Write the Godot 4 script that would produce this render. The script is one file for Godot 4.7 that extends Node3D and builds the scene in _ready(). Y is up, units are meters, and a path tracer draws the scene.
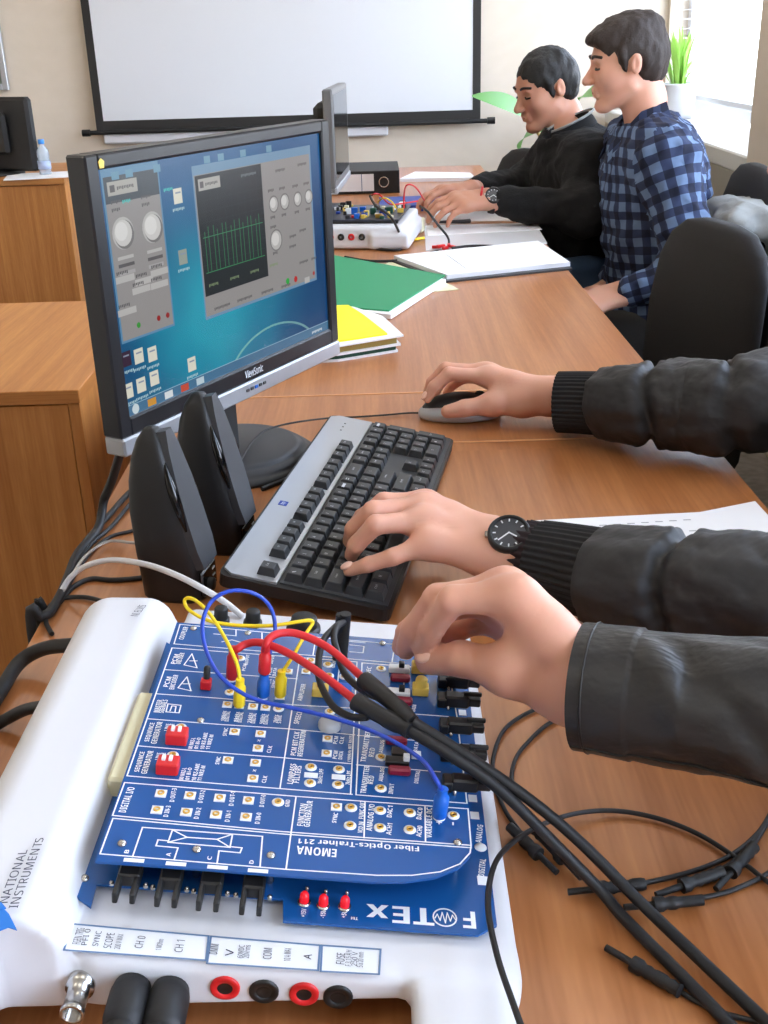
extends Node3D
# A lab bench with an electronics trainer, a computer and students, rebuilt object by object.
const TY := 0.74          # height of the table top above the floor
const H := 0.4894         # camera height above the table top
const F := 1093.2         # focal length in pixels of the 768 x 1024 frame
const RX := Vector3(0.999526, -0.028177, 0.012370)
const RD := Vector3(-0.030773, -0.915219, 0.401779)
const RF := Vector3(0.0, -0.401969, -0.915653)
# frame of the trainer board (far left corner of its upper circuit board), measured from the photograph
var BO := Vector3(-0.159, TY + 0.085, -0.725)
var BB: Basis
var used := {}
var mats := {}
var rng := RandomNumberGenerator.new()
var font: Font

func _ready():
	rng.seed = 7
	var sf := SystemFont.new(); sf.font_names = PackedStringArray(["Droid Sans"]); font = sf
	var yb := Basis(Vector3.UP, -0.0098)
	BB = yb * Basis(Vector3(0, 0, 1), -0.1188)
	# ---- camera, sky, exposure
	var cam := Camera3D.new(); cam.name = "camera"; add_child(cam)
	cam.transform = Transform3D(Basis(RX, -RD, -RF), Vector3(0, TY + H, 0))
	cam.fov = rad_to_deg(2.0 * atan(512.0 / F)); cam.near = 0.02; cam.far = 200.0; cam.current = true
	var env := Environment.new(); env.tonemap_mode = Environment.TONE_MAPPER_LINEAR
	env.tonemap_exposure = 1.04
	env.background_mode = Environment.BG_SKY
	var sm := ProceduralSkyMaterial.new()
	sm.sky_top_color = Color(0.80, 0.88, 1.0); sm.sky_horizon_color = Color(0.95, 0.97, 1.0)
	sm.ground_bottom_color = Color(0.45, 0.45, 0.43); sm.ground_horizon_color = Color(0.75, 0.77, 0.78)
	sm.sky_energy_multiplier = SKY; sm.ground_energy_multiplier = SKY
	var sky := Sky.new(); sky.sky_material = sm; env.sky = sky
	env.sdfgi_enabled = true; env.ssao_enabled = true; env.ssil_enabled = true
	var we := WorldEnvironment.new(); we.name = "world_environment"; we.environment = env; add_child(we)
	make_materials()
	build_room()
	build_table()
	build_cabinets()
	build_workstation()
	build_board()
	build_wires()
	build_monitor()
	build_keyboard()
	build_mouse_speakers()
	build_desk_cables()
	build_far_desk()
	build_chairs()
	build_background()
	build_people()

# ------------------------------------------------------------------ pixel to place
func ray(u: float, v: float) -> Vector3: return RX * ((u - 384.0) / F) + RD * ((v - 512.0) / F) + RF
func P(u: float, v: float, h := 0.0) -> Vector3:
	var d := ray(u, v); return Vector3(0, TY + H, 0) + d * ((h - H) / d.y)
func PZ(u: float, v: float, z: float) -> Vector3:
	var d := ray(u, v); return Vector3(0, TY + H, 0) + d * (z / d.z)
func PX(u: float, v: float, x: float) -> Vector3:
	var d := ray(u, v); return Vector3(0, TY + H, 0) + d * (x / d.x)
func W(x: float, h: float, z: float) -> Vector3: return Vector3(x, TY + h, z)
func B(u: float, v: float, dy := 0.0) -> Vector3:      # pixel -> trainer board coordinates
	var d := ray(u, v); var o := BO + BB.y * dy
	var t := (o - Vector3(0, TY + H, 0)).dot(BB.y) / d.dot(BB.y)
	var p := Vector3(0, TY + H, 0) + d * t
	return BB.inverse() * (p - BO)
func BW(p: Vector3) -> Vector3: return BO + BB * p

# ------------------------------------------------------------------ nodes
func numbered(called: String) -> String:
	if not used.has(called): used[called] = 0; return called
	used[called] += 1; return "%s_%03d" % [called, used[called]]
func thing(called: String, label: String, category: String, at := Vector3.ZERO, bas := Basis.IDENTITY, group := "") -> Node3D:
	var o := Node3D.new(); o.name = numbered(called); add_child(o); o.transform = Transform3D(bas, at)
	o.set_meta("label", label); o.set_meta("category", category)
	if group != "": o.set_meta("group", group)
	return o
func part(called: String, m, mat: Material, parent: Node, world := false) -> MeshInstance3D:
	var o := MeshInstance3D.new(); o.name = called
	o.mesh = fin(m) if m is SurfaceTool else m
	o.material_override = mat; o.cast_shadow = GeometryInstance3D.SHADOW_CASTING_SETTING_ON
	parent.add_child(o, true)
	if world:
		var x := Transform3D.IDENTITY; var n = parent
		while n is Node3D and n != self: x = n.transform * x; n = n.get_parent()
		o.transform = x.affine_inverse()
	return o
func single(called: String, m, mat: Material, label: String, category: String, group := "") -> MeshInstance3D:
	var o := part(numbered(called), m, mat, self)
	o.set_meta("label", label); o.set_meta("category", category)
	if group != "": o.set_meta("group", group)
	return o
func struct(called: String, m, mat: Material, label: String) -> MeshInstance3D:
	var o := part(called, m, mat, self); o.set_meta("kind", "structure"); o.set_meta("label", label); o.set_meta("category", called.split("_")[0])
	return o

# ------------------------------------------------------------------ mesh helpers
func S(smooth := true) -> SurfaceTool:
	var st := SurfaceTool.new(); st.begin(Mesh.PRIMITIVE_TRIANGLES); st.set_smooth_group(0 if smooth else -1); return st
func fin(st: SurfaceTool) -> ArrayMesh:
	st.generate_normals(); return st.commit()
func tri(st: SurfaceTool, a: Vector3, b: Vector3, c: Vector3, ins: Vector3, ua := Vector2.ZERO, ub := Vector2.ZERO, uc := Vector2.ZERO):
	var n := (a - c).cross(a - b)
	if n.dot((a + b + c) / 3.0 - ins) < 0.0:
		var t := b; b = c; c = t
		var q := ub; ub = uc; uc = q
	st.set_uv(ua); st.add_vertex(a); st.set_uv(ub); st.add_vertex(b); st.set_uv(uc); st.add_vertex(c)
func quad(st: SurfaceTool, a: Vector3, b: Vector3, c: Vector3, d: Vector3, ins: Vector3, uvs := []):
	if uvs.is_empty(): uvs = [Vector2(0, 0), Vector2(1, 0), Vector2(1, 1), Vector2(0, 1)]
	tri(st, a, b, c, ins, uvs[0], uvs[1], uvs[2]); tri(st, a, c, d, ins, uvs[0], uvs[2], uvs[3])
# bevelled box; grain: axis (0 x, 1 y, 2 z) along which the texture's v runs, uv in metres
func box(st: SurfaceTool, c: Vector3, hf: Vector3, r := 0.0, bas := Basis.IDENTITY, grain := 2, off := Vector2.ZERO):
	r = minf(r, minf(hf.x, minf(hf.y, hf.z)) * 0.95)
	st.set_smooth_group(-1)
	var uvf := func(p: Vector3, ax: int) -> Vector2:
		var g := grain
		if g == ax: g = (ax + 1) % 3
		var o := 3 - ax - g
		return Vector2(p[o] + p[ax] * 0.5, p[g]) + off
	for ax in 3:
		var b1 := (ax + 1) % 3; var b2 := (ax + 2) % 3
		for s in [-1.0, 1.0]:
			var q := []; var uv := []
			for e in [[-1.0, -1.0], [1.0, -1.0], [1.0, 1.0], [-1.0, 1.0]]:
				var p := Vector3.ZERO; p[ax] = s * hf[ax]; p[b1] = e[0] * (hf[b1] - r); p[b2] = e[1] * (hf[b2] - r)
				q.append(c + bas * p); uv.append(uvf.call(p, ax))
			quad(st, q[0], q[1], q[2], q[3], c, uv)
		if r > 0.0:
			for s1 in [-1.0, 1.0]:
				for s2 in [-1.0, 1.0]:
					var q := []; var uv := []
					for e in [[-1.0, 0], [1.0, 0], [1.0, 1], [-1.0, 1]]:
						var p := Vector3.ZERO; p[ax] = e[0] * (hf[ax] - r)
						p[b1] = s1 * (hf[b1] - (r if e[1] == 0 else 0.0)); p[b2] = s2 * (hf[b2] - (r if e[1] == 1 else 0.0))
						q.append(c + bas * p); uv.append(uvf.call(p, b1))
					quad(st, q[0], q[1], q[2], q[3], c, uv)
	if r > 0.0:
		for sx in [-1.0, 1.0]:
			for sy in [-1.0, 1.0]:
				for sz in [-1.0, 1.0]:
					var a := Vector3(sx * hf.x, sy * (hf.y - r), sz * (hf.z - r)); var b := Vector3(sx * (hf.x - r), sy * hf.y, sz * (hf.z - r)); var d := Vector3(sx * (hf.x - r), sy * (hf.y - r), sz * hf.z)
					tri(st, c + bas * a, c + bas * b, c + bas * d, c, uvf.call(a, 0), uvf.call(b, 0), uvf.call(d, 0))
func boxm(c: Vector3, hf: Vector3, r := 0.0, bas := Basis.IDENTITY, grain := 2, off := Vector2.ZERO) -> SurfaceTool:
	var st := S(false); box(st, c, hf, r, bas, grain, off); return st
# smooth path through points (Catmull-Rom)
func path(pts: Array, n := 8) -> PackedVector3Array:
	var o := PackedVector3Array()
	for i in pts.size() - 1:
		var p0: Vector3 = pts[max(i - 1, 0)]; var p1: Vector3 = pts[i]; var p2: Vector3 = pts[i + 1]; var p3: Vector3 = pts[min(i + 2, pts.size() - 1)]
		for k in n:
			var t := float(k) / n
			o.append(0.5 * ((2.0 * p1) + (p2 - p0) * t + (2.0 * p0 - 5.0 * p1 + 4.0 * p2 - p3) * t * t + (3.0 * p1 - p0 - 3.0 * p2 + p3) * t * t * t))
	o.append(pts[-1]); return o
# swept tube; rf: float, or Callable(t 0..1, angle) -> radius
func tube(st: SurfaceTool, pts: PackedVector3Array, rf, sides := 10, caps := true, flat := Vector2.ONE, up := Vector3.UP):
	st.set_smooth_group(0)
	var n := pts.size(); var tot := 0.0; var lens := PackedFloat32Array([0.0])
	for i in range(1, n): tot += pts[i].distance_to(pts[i - 1]); lens.append(tot)
	var t0 := (pts[1] - pts[0]).normalized()
	var nx := up - t0 * up.dot(t0)
	if nx.length() < 0.05: nx = Vector3.RIGHT - t0 * t0.x
	nx = nx.normalized()
	var prev := PackedVector3Array(); var pv := 0.0
	for i in n:
		var tg := (pts[min(i + 1, n - 1)] - pts[max(i - 1, 0)]).normalized()
		nx = (nx - tg * nx.dot(tg)).normalized(); var ny := tg.cross(nx)
		var ring := PackedVector3Array(); var t := lens[i] / maxf(tot, 1e-9)
		for k in sides + 1:
			var a := TAU * (k % sides) / sides
			var r: float = rf if rf is float else rf.call(t, a)
			ring.append(pts[i] + (nx * cos(a) * flat.x + ny * sin(a) * flat.y) * r)
		if i > 0:
			for k in sides:
				var u0 := float(k) / sides; var u1 := float(k + 1) / sides
				quad(st, prev[k], prev[k + 1], ring[k + 1], ring[k], (pts[i] + pts[i - 1]) * 0.5, [Vector2(u0, pv), Vector2(u1, pv), Vector2(u1, lens[i]), Vector2(u0, lens[i])])
		if caps and (i == 0 or i == n - 1):
			st.set_smooth_group(-1)
			for k in sides: tri(st, pts[i], ring[k], ring[k + 1], pts[i] + tg * (0.01 if i == 0 else -0.01))
			st.set_smooth_group(0)
		prev = ring; pv = lens[i]
func tubem(pts: PackedVector3Array, rf, sides := 10) -> SurfaceTool:
	var st := S(); tube(st, pts, rf, sides); return st
# profile of Vector2(radius, height) turned about the local y axis
func lathe(st: SurfaceTool, prof: Array, xf := Transform3D.IDENTITY, sides := 20, sharp := false):
	st.set_smooth_group(-1 if sharp else 0)
	for i in prof.size() - 1:
		var p: Vector2 = prof[i]; var q: Vector2 = prof[i + 1]
		var side := Vector2(q.y - p.y, p.x - q.x)     # outward for a profile that runs upwards
		for k in sides:
			var a := TAU * k / sides; var b := TAU * ((k + 1) % sides) / sides
			var v := [Vector3(p.x * cos(a), p.y, p.x * sin(a)), Vector3(p.x * cos(b), p.y, p.x * sin(b)), Vector3(q.x * cos(b), q.y, q.x * sin(b)), Vector3(q.x * cos(a), q.y, q.x * sin(a))]
			var am := (a + TAU * (k + 1) / sides) * 0.5
			var mid := Vector3((p.x + q.x) * 0.5 * cos(am), (p.y + q.y) * 0.5, (p.x + q.x) * 0.5 * sin(am))
			var ins := mid - Vector3(side.x * cos(am), side.y, side.x * sin(am)).normalized() * 0.01
			var uv := [Vector2(float(k) / sides, p.y), Vector2(float(k + 1) / sides, p.y), Vector2(float(k + 1) / sides, q.y), Vector2(float(k) / sides, q.y)]
			if p.x > 1e-6: tri(st, xf * v[0], xf * v[1], xf * v[2], xf * ins, uv[0], uv[1], uv[2])
			if q.x > 1e-6: tri(st, xf * v[0], xf * v[2], xf * v[3], xf * ins, uv[0], uv[2], uv[3])
func lathem(prof: Array, xf := Transform3D.IDENTITY, sides := 20, sharp := false) -> SurfaceTool:
	var st := S(not sharp); lathe(st, prof, xf, sides, sharp); return st
# polygon in local x,z extruded from y0 to y1
func prism(st: SurfaceTool, poly: PackedVector2Array, y0: float, y1: float, xf := Transform3D.IDENTITY):
	st.set_smooth_group(-1)
	var ix := Geometry2D.triangulate_polygon(poly)
	var cw := Geometry2D.is_polygon_clockwise(poly)
	for i in range(0, ix.size(), 3):
		for y in [y0, y1]:
			var v := []
			for k in 3: v.append(Vector3(poly[ix[i + k]].x, y, poly[ix[i + k]].y))
			var inside := Vector3((v[0].x + v[1].x + v[2].x) / 3.0, (y0 + y1) * 0.5, (v[0].z + v[1].z + v[2].z) / 3.0)
			tri(st, xf * v[0], xf * v[1], xf * v[2], xf * inside, poly[ix[i]], poly[ix[i + 1]], poly[ix[i + 2]])
	for i in poly.size():
		var a := poly[i]; var b := poly[(i + 1) % poly.size()]
		var nrm := Vector2(b.y - a.y, a.x - b.x).normalized() * (-1.0 if not cw else 1.0)
		var m := (a + b) * 0.5 + nrm * -0.001
		# choose the side that lies inside the polygon
		var t := (a + b) * 0.5 + Vector2(b.y - a.y, a.x - b.x).normalized() * 0.0002
		m = t if Geometry2D.is_point_in_polygon(t, poly) else (a + b) * 0.5 - Vector2(b.y - a.y, a.x - b.x).normalized() * 0.0002
		quad(st, xf * Vector3(a.x, y0, a.y), xf * Vector3(b.x, y0, b.y), xf * Vector3(b.x, y1, b.y), xf * Vector3(a.x, y1, a.y), xf * Vector3(m.x, (y0 + y1) * 0.5, m.y), [a, b, b + Vector2(0, y1 - y0), a + Vector2(0, y1 - y0)])
func prismm(poly: PackedVector2Array, y0: float, y1: float, xf := Transform3D.IDENTITY) -> SurfaceTool:
	var st := S(false); prism(st, poly, y0, y1, xf); return st
func rrect(hx: float, hz: float, r: float, n := 4) -> PackedVector2Array:
	var o := PackedVector2Array()
	for q in 4:
		var c := Vector2((hx - r) * [1, -1, -1, 1][q], (hz - r) * [1, 1, -1, -1][q])
		for k in n + 1:
			var a := PI / 2 * (q + float(k) / n); o.append(c + Vector2(cos(a), sin(a)) * r)
	return o
# lettering: centred on at, reading along right, up; fitted to width w (0: natural) and height h
func text(st: SurfaceTool, s: String, at: Vector3, right: Vector3, up: Vector3, h: float, w := 0.0):
	var tm := TextMesh.new(); tm.font = font; tm.font_size = 24; tm.pixel_size = 0.01; tm.depth = 0.0; tm.curve_step = 4.0; tm.text = s
	var bb := tm.get_aabb(); if bb.size.x <= 0.0: return
	var sy := h / bb.size.y; var sx := sy * 0.9 if w <= 0.0 else w / bb.size.x
	var nrm := right.cross(up).normalized()
	var bs := Basis(right.normalized() * sx, up.normalized() * sy, nrm)
	st.append_from(tm, 0, Transform3D(bs, at - bs * bb.get_center()))
# flat strip of print along points that lie on a plane with normal nrm
func strip(st: SurfaceTool, pts: Array, w: float, nrm: Vector3):
	for i in pts.size() - 1:
		var a: Vector3 = pts[i]; var b: Vector3 = pts[i + 1]; var d := (b - a).normalized(); var s := d.cross(nrm).normalized() * w * 0.5; d *= w * 0.5
		quad(st, a - d - s, b + d - s, b + d + s, a - d + s, a - nrm)

# ------------------------------------------------------------------ smooth bodies from a distance field
class Sdf:
	var ty := PackedInt32Array(); var a := PackedVector3Array(); var b := PackedVector3Array(); var ra := PackedFloat32Array(); var rb := PackedFloat32Array()
	var kk := PackedFloat32Array(); var gr := PackedInt32Array(); var bs: Array[Basis] = []
	var lo := Vector3.ONE * 1e9; var hi := Vector3.ONE * -1e9; var kl := 0.012
	func put(t, p, q, r0, r1, k, g, m, sub):
		ty.append(t + (10 if sub else 0)); a.append(p); b.append(q); ra.append(r0); rb.append(r1); kk.append(k); gr.append(99 if sub else g); bs.append(m)
	func grow(p: Vector3, r: float): lo = lo.min(p - Vector3.ONE * r); hi = hi.max(p + Vector3.ONE * r)
	func cap(p: Vector3, q: Vector3, r0: float, r1: float, k := 0.01, g := 0, sub := false):
		put(0, p, q, r0, r1, k, g, Basis.IDENTITY, sub)
		if not sub: grow(p, r0); grow(q, r1)
	func ell(c: Vector3, r: Vector3, m := Basis.IDENTITY, k := 0.01, g := 0, sub := false):
		put(1, c, r, 0.0, 0.0, k, g, m.inverse(), sub)
		if not sub: grow(c, max(r.x, max(r.y, r.z)))
	func rbox(c: Vector3, hf: Vector3, rd: float, m := Basis.IDENTITY, k := 0.01, g := 0, sub := false):
		put(2, c, hf - Vector3.ONE * rd, rd, 0.0, k, g, m.inverse(), sub)
		if not sub: grow(c, hf.length())
	func one(i: int, p: Vector3) -> float:
		var t := ty[i] % 10
		if t == 0:
			var ba := b[i] - a[i]; var pa := p - a[i]
			var h := clampf(pa.dot(ba) / maxf(ba.length_squared(), 1e-12), 0.0, 1.0)
			return (pa - ba * h).length() - lerpf(ra[i], rb[i], h)
		var q: Vector3 = bs[i] * (p - a[i])
		if t == 1:
			var r := b[i]; var u := q / r; var k0 := u.length(); var k1 := (u / r).length()
			if k1 < 1e-6: return -minf(r.x, minf(r.y, r.z))
			return k0 * (k0 - 1.0) / k1
		q = q.abs() - b[i]
		return q.max(Vector3.ZERO).length() + minf(maxf(q.x, maxf(q.y, q.z)), 0.0) - ra[i]
	func ev(p: Vector3, ids: PackedInt32Array) -> float:
		var base := 1e3; var res := 1e3; var cur := 0; var acc := 1e3; var d := 0.0; var h := 0.0; var k := 0.0
		for i in ids:
			if ty[i] == 0:
				var o := a[i]; var ba := b[i] - o; var pa := p - o
				h = clampf(pa.dot(ba) / (ba.length_squared() + 1e-12), 0.0, 1.0)
				d = (pa - ba * h).length() - ra[i] - (rb[i] - ra[i]) * h
			else: d = one(i, p)
			var g := gr[i]
			if g != cur:
				if cur == 0: res = base
				else: res = minf(res, sm(base, acc, kl))
				cur = g; acc = 1e3
			k = kk[i]
			if g == 0:
				h = k - absf(base - d); base = minf(base, d)
				if h > 0.0: base -= h * h * 0.25 / k
			elif g == 99: res = -sm(-res, d, k)
			else:
				h = k - absf(acc - d); acc = minf(acc, d)
				if h > 0.0: acc -= h * h * 0.25 / k
		if cur == 0: res = base
		elif cur != 99: res = minf(res, sm(base, acc, kl))
		return res
	# take over the shapes of another field; its limbs keep groups of their own
	func join(o: Sdf, shift: int):
		for i in o.ty.size():
			ty.append(o.ty[i]); a.append(o.a[i]); b.append(o.b[i]); ra.append(o.ra[i]); rb.append(o.rb[i]); kk.append(o.kk[i]); bs.append(o.bs[i])
			gr.append(o.gr[i] + shift if o.gr[i] > 0 and o.gr[i] < 99 else o.gr[i])
		lo = lo.min(o.lo); hi = hi.max(o.hi)
	static func sm(x: float, y: float, k: float) -> float:
		var h := maxf(k - absf(x - y), 0.0)
		return minf(x, y) - (h * h * 0.25 / k if h > 0.0 else 0.0)
	# surface nets over the blocks that the surface crosses -> [vertices, normals, indices]
	func mesh(cell: float) -> Array:
		var order := range(ty.size()); order.sort_custom(func(x, y): return gr[x] < gr[y] if gr[x] != gr[y] else x < y)
		var all := PackedInt32Array(order)
		var o := lo - Vector3.ONE * cell * 2.0; var sz := (hi - lo) / cell
		var bn := Vector3i(ceili((sz.x + 4) / 8.0), ceili((sz.y + 4) / 8.0), ceili((sz.z + 4) / 8.0))
		var nx := bn.x * 8 + 1; var ny := bn.y * 8 + 1; var nz := bn.z * 8 + 1
		var sxy := nx * ny
		var val := PackedFloat32Array(); val.resize(nx * ny * nz); val.fill(1e3)
		var cid := PackedInt32Array(); cid.resize(nx * ny * nz); cid.fill(-1)
		var blocks := []; var br := cell * 8.0 * 0.8661
		for bz in bn.z:
			for by in bn.y:
				for bx in bn.x:
					var c := o + Vector3(bx * 8 + 4, by * 8 + 4, bz * 8 + 4) * cell
					if absf(ev(c, all)) > br * 1.12 + 0.002: continue
					var ids := PackedInt32Array()
					for i in all:
						if one(i, c) < br * 1.6 + kk[i] + kl: ids.append(i)
					blocks.append(Vector3i(bx * 8, by * 8, bz * 8))
					for z in 9:
						for y in 9:
							var row := (bz * 8 + z) * sxy + (by * 8 + y) * nx + bx * 8
							for x in 9:
								if val[row + x] > 999.0: val[row + x] = ev(o + Vector3(bx * 8 + x, by * 8 + y, bz * 8 + z) * cell, ids)
		var vs := PackedVector3Array(); var cells := PackedInt32Array()
		var cx := [0, 1, 0, 1, 0, 1, 0, 1]; var cyy := [0, 0, 1, 1, 0, 0, 1, 1]; var cz := [0, 0, 0, 0, 1, 1, 1, 1]
		var ed := [0, 1, 0, 2, 0, 4, 1, 3, 1, 5, 2, 3, 2, 6, 3, 7, 4, 5, 4, 6, 5, 7, 6, 7]
		var cv := PackedFloat32Array(); cv.resize(8)
		var nrm := PackedVector3Array()
		for bl in blocks:
			for z in range(bl.z, bl.z + 8):
				for y in range(bl.y, bl.y + 8):
					var row: int = z * sxy + y * nx
					for x in range(bl.x, bl.x + 8):
						var i0: int = row + x
						var s0 := val[i0] < 0.0
						if (val[i0 + 1] < 0.0) == s0 and (val[i0 + nx] < 0.0) == s0 and (val[i0 + nx + 1] < 0.0) == s0 and (val[i0 + sxy] < 0.0) == s0 and (val[i0 + sxy + 1] < 0.0) == s0 and (val[i0 + sxy + nx] < 0.0) == s0 and (val[i0 + sxy + nx + 1] < 0.0) == s0: continue
						for k in 8: cv[k] = val[i0 + cx[k] + cyy[k] * nx + cz[k] * sxy]
						var acc := Vector3.ZERO; var n := 0
						for e in range(0, 24, 2):
							var p: int = ed[e]; var q: int = ed[e + 1]
							if (cv[p] < 0.0) != (cv[q] < 0.0):
								var t := cv[p] / (cv[p] - cv[q])
								acc += Vector3(cx[p], cyy[p], cz[p]).lerp(Vector3(cx[q], cyy[q], cz[q]), t); n += 1
						cid[i0] = vs.size(); cells.append(i0)
						vs.append(o + (Vector3(x, y, z) + acc / n) * cell)
						var g := Vector3(cv[1] + cv[3] + cv[5] + cv[7] - cv[0] - cv[2] - cv[4] - cv[6], cv[2] + cv[3] + cv[6] + cv[7] - cv[0] - cv[1] - cv[4] - cv[5], cv[4] + cv[5] + cv[6] + cv[7] - cv[0] - cv[1] - cv[2] - cv[3])
						nrm.append(g.normalized())
		var ix := PackedInt32Array()
		var st := [1, nx, sxy]
		for i0 in cells:
			for ax in 3:
				var s1: int = st[ax]; var u: int = st[(ax + 1) % 3]; var v: int = st[(ax + 2) % 3]
				var v0 := val[i0]; var v1 := val[i0 + s1]
				if (v0 < 0.0) == (v1 < 0.0): continue
				if i0 - u - v < 0: continue
				var a0 := cid[i0]; var a1 := cid[i0 - u]; var a2 := cid[i0 - u - v]; var a3 := cid[i0 - v]
				if a1 < 0 or a2 < 0 or a3 < 0: continue
				if v0 < 0.0: ix.append_array([a0, a2, a1, a0, a3, a2])
				else: ix.append_array([a0, a1, a2, a0, a2, a3])
		return [vs, nrm, ix]

# distance field -> mesh. wob: Callable(point) -> displacement; bones: [[a, b, front], ...] give cloth its own (around, along) coordinates
func blob(f: Sdf, cell: float, wob = null, bones := []) -> ArrayMesh:
	var r := f.mesh(cell); var vs: PackedVector3Array = r[0]; var ns: PackedVector3Array = r[1]; var ix: PackedInt32Array = r[2]
	if wob != null:
		for i in vs.size(): vs[i] += ns[i] * wob.call(vs[i])
		for i in ns.size(): ns[i] = Vector3.ZERO
		for i in range(0, ix.size(), 3):
			var n := (vs[ix[i]] - vs[ix[i + 2]]).cross(vs[ix[i]] - vs[ix[i + 1]])
			ns[ix[i]] += n; ns[ix[i + 1]] += n; ns[ix[i + 2]] += n
		for i in ns.size(): ns[i] = ns[i].normalized()
	var arr := []; arr.resize(Mesh.ARRAY_MAX)
	if bones.is_empty():
		arr[Mesh.ARRAY_VERTEX] = vs; arr[Mesh.ARRAY_NORMAL] = ns; arr[Mesh.ARRAY_INDEX] = ix
	else:
		var v2 := PackedVector3Array(); var n2 := PackedVector3Array(); var uv := PackedVector2Array()
		for i in range(0, ix.size(), 3):
			var c := (vs[ix[i]] + vs[ix[i + 1]] + vs[ix[i + 2]]) / 3.0; var best := 1e9; var bi := 0
			for j in bones.size():
				var pa: Vector3 = bones[j][0]; var pb: Vector3 = bones[j][1]; var ba := pb - pa
				var t := clampf((c - pa).dot(ba) / ba.length_squared(), 0.0, 1.0)
				var d: float = (c - pa - ba * t).length() / bones[j][3]
				if d < best: best = d; bi = j
			var o: Vector3 = bones[bi][0]; var ax: Vector3 = (bones[bi][1] - o).normalized(); var fx: Vector3 = bones[bi][2]; fx = (fx - ax * fx.dot(ax)).normalized(); var fy := ax.cross(fx); var rad: float = bones[bi][3]
			var dc := c - o; var ac := atan2(dc.dot(fy), dc.dot(fx))
			for k in 3:
				var d := vs[ix[i + k]] - o; var an := atan2(d.dot(fy), d.dot(fx))
				if an - ac > PI: an -= TAU
				elif ac - an > PI: an += TAU
				v2.append(vs[ix[i + k]]); n2.append(ns[ix[i + k]]); uv.append(Vector2(an * rad, d.dot(ax)))
		arr[Mesh.ARRAY_VERTEX] = v2; arr[Mesh.ARRAY_NORMAL] = n2; arr[Mesh.ARRAY_TEX_UV] = uv
	var am := ArrayMesh.new(); am.add_surface_from_arrays(Mesh.PRIMITIVE_TRIANGLES, arr); return am

# ------------------------------------------------------------------ materials
const SKY := 3.4
func C(r: int, g: int, b: int) -> Color: return Color8(r, g, b)
func mat(key: String, col: Color, rough := 0.6, metal := 0.0) -> StandardMaterial3D:
	if mats.has(key): return mats[key]
	var m := StandardMaterial3D.new(); m.albedo_color = col; m.roughness = rough; m.metallic = metal; mats[key] = m; return m
func noise(sd: int, fr: float, oct := 3) -> FastNoiseLite:
	var n := FastNoiseLite.new(); n.seed = sd; n.frequency = fr; n.noise_type = FastNoiseLite.TYPE_SIMPLEX_SMOOTH; n.fractal_octaves = oct; return n
func wood(key: String, light: Color, dark: Color, sd: int, rough: float) -> StandardMaterial3D:
	var im := Image.create(640, 832, false, Image.FORMAT_RGB8); var n1 := noise(sd, 0.02, 4); var n2 := noise(sd + 1, 0.3, 2); var n3 := noise(sd + 2, 0.006, 2); var n4 := noise(sd + 3, 0.9, 1)
	for py in 832:
		for px in 640:
			var x := px * 1.2; var y := py * 1.23
			var w := n3.get_noise_2d(x * 1.0, y * 0.6) * 12.0
			var g := n1.get_noise_2d(x * 2.2 + w, y * 0.16) * 0.9 + n2.get_noise_2d(x * 1.0 + w * 0.4, y * 0.035) * 0.5 + n4.get_noise_2d(x, y * 0.09) * 0.22
			im.set_pixel(px, py, light.lerp(dark, clampf(0.5 + g * 0.5, 0.0, 1.0)))
	var m := mat(key, Color.WHITE, rough); m.albedo_texture = ImageTexture.create_from_image(im); m.uv1_scale = Vector3(1.0 / 1.2, 1.0 / 3.2, 1.0);
	return m
func speckle(key: String, a: Color, b: Color, sd: int, fr: float, rough: float, scale: float) -> StandardMaterial3D:
	var n := noise(sd, fr, 4); var im := Image.create(256, 256, false, Image.FORMAT_RGB8)
	for y in 256:
		for x in 256:
			# sampled on a torus so that the tile has no seams
			var p := x * TAU / 256.0; var q := y * TAU / 256.0
			var v := n.get_noise_3d(cos(p) * 40.0 + 60.0 * cos(q), sin(p) * 40.0, 60.0 * sin(q))
			im.set_pixel(x, y, a.lerp(b, clampf(0.5 + v * 0.9, 0.0, 1.0)))
	var m := mat(key, Color.WHITE, rough); m.albedo_texture = ImageTexture.create_from_image(im); m.uv1_triplanar = true; m.uv1_world_triplanar = true; m.uv1_scale = Vector3.ONE * scale
	return m
func bumpy(m: StandardMaterial3D, sd: int, fr: float, scale: float, depth: float):
	var nt := noise(sd, fr, 3); var im := Image.create(256, 256, false, Image.FORMAT_RGB8)
	for y in 256:
		for x in 256:
			var p := x * TAU / 256.0; var q := y * TAU / 256.0
			var v := 0.5 + 0.5 * nt.get_noise_3d(cos(p) * 40.0 + 60.0 * cos(q), sin(p) * 40.0, 60.0 * sin(q)); im.set_pixel(x, y, Color(v, v, v))
	im.bump_map_to_normal_map(depth)
	m.normal_enabled = true; m.normal_texture = ImageTexture.create_from_image(im); m.uv1_triplanar = true; m.uv1_world_triplanar = true; m.uv1_scale = Vector3.ONE * scale
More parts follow.
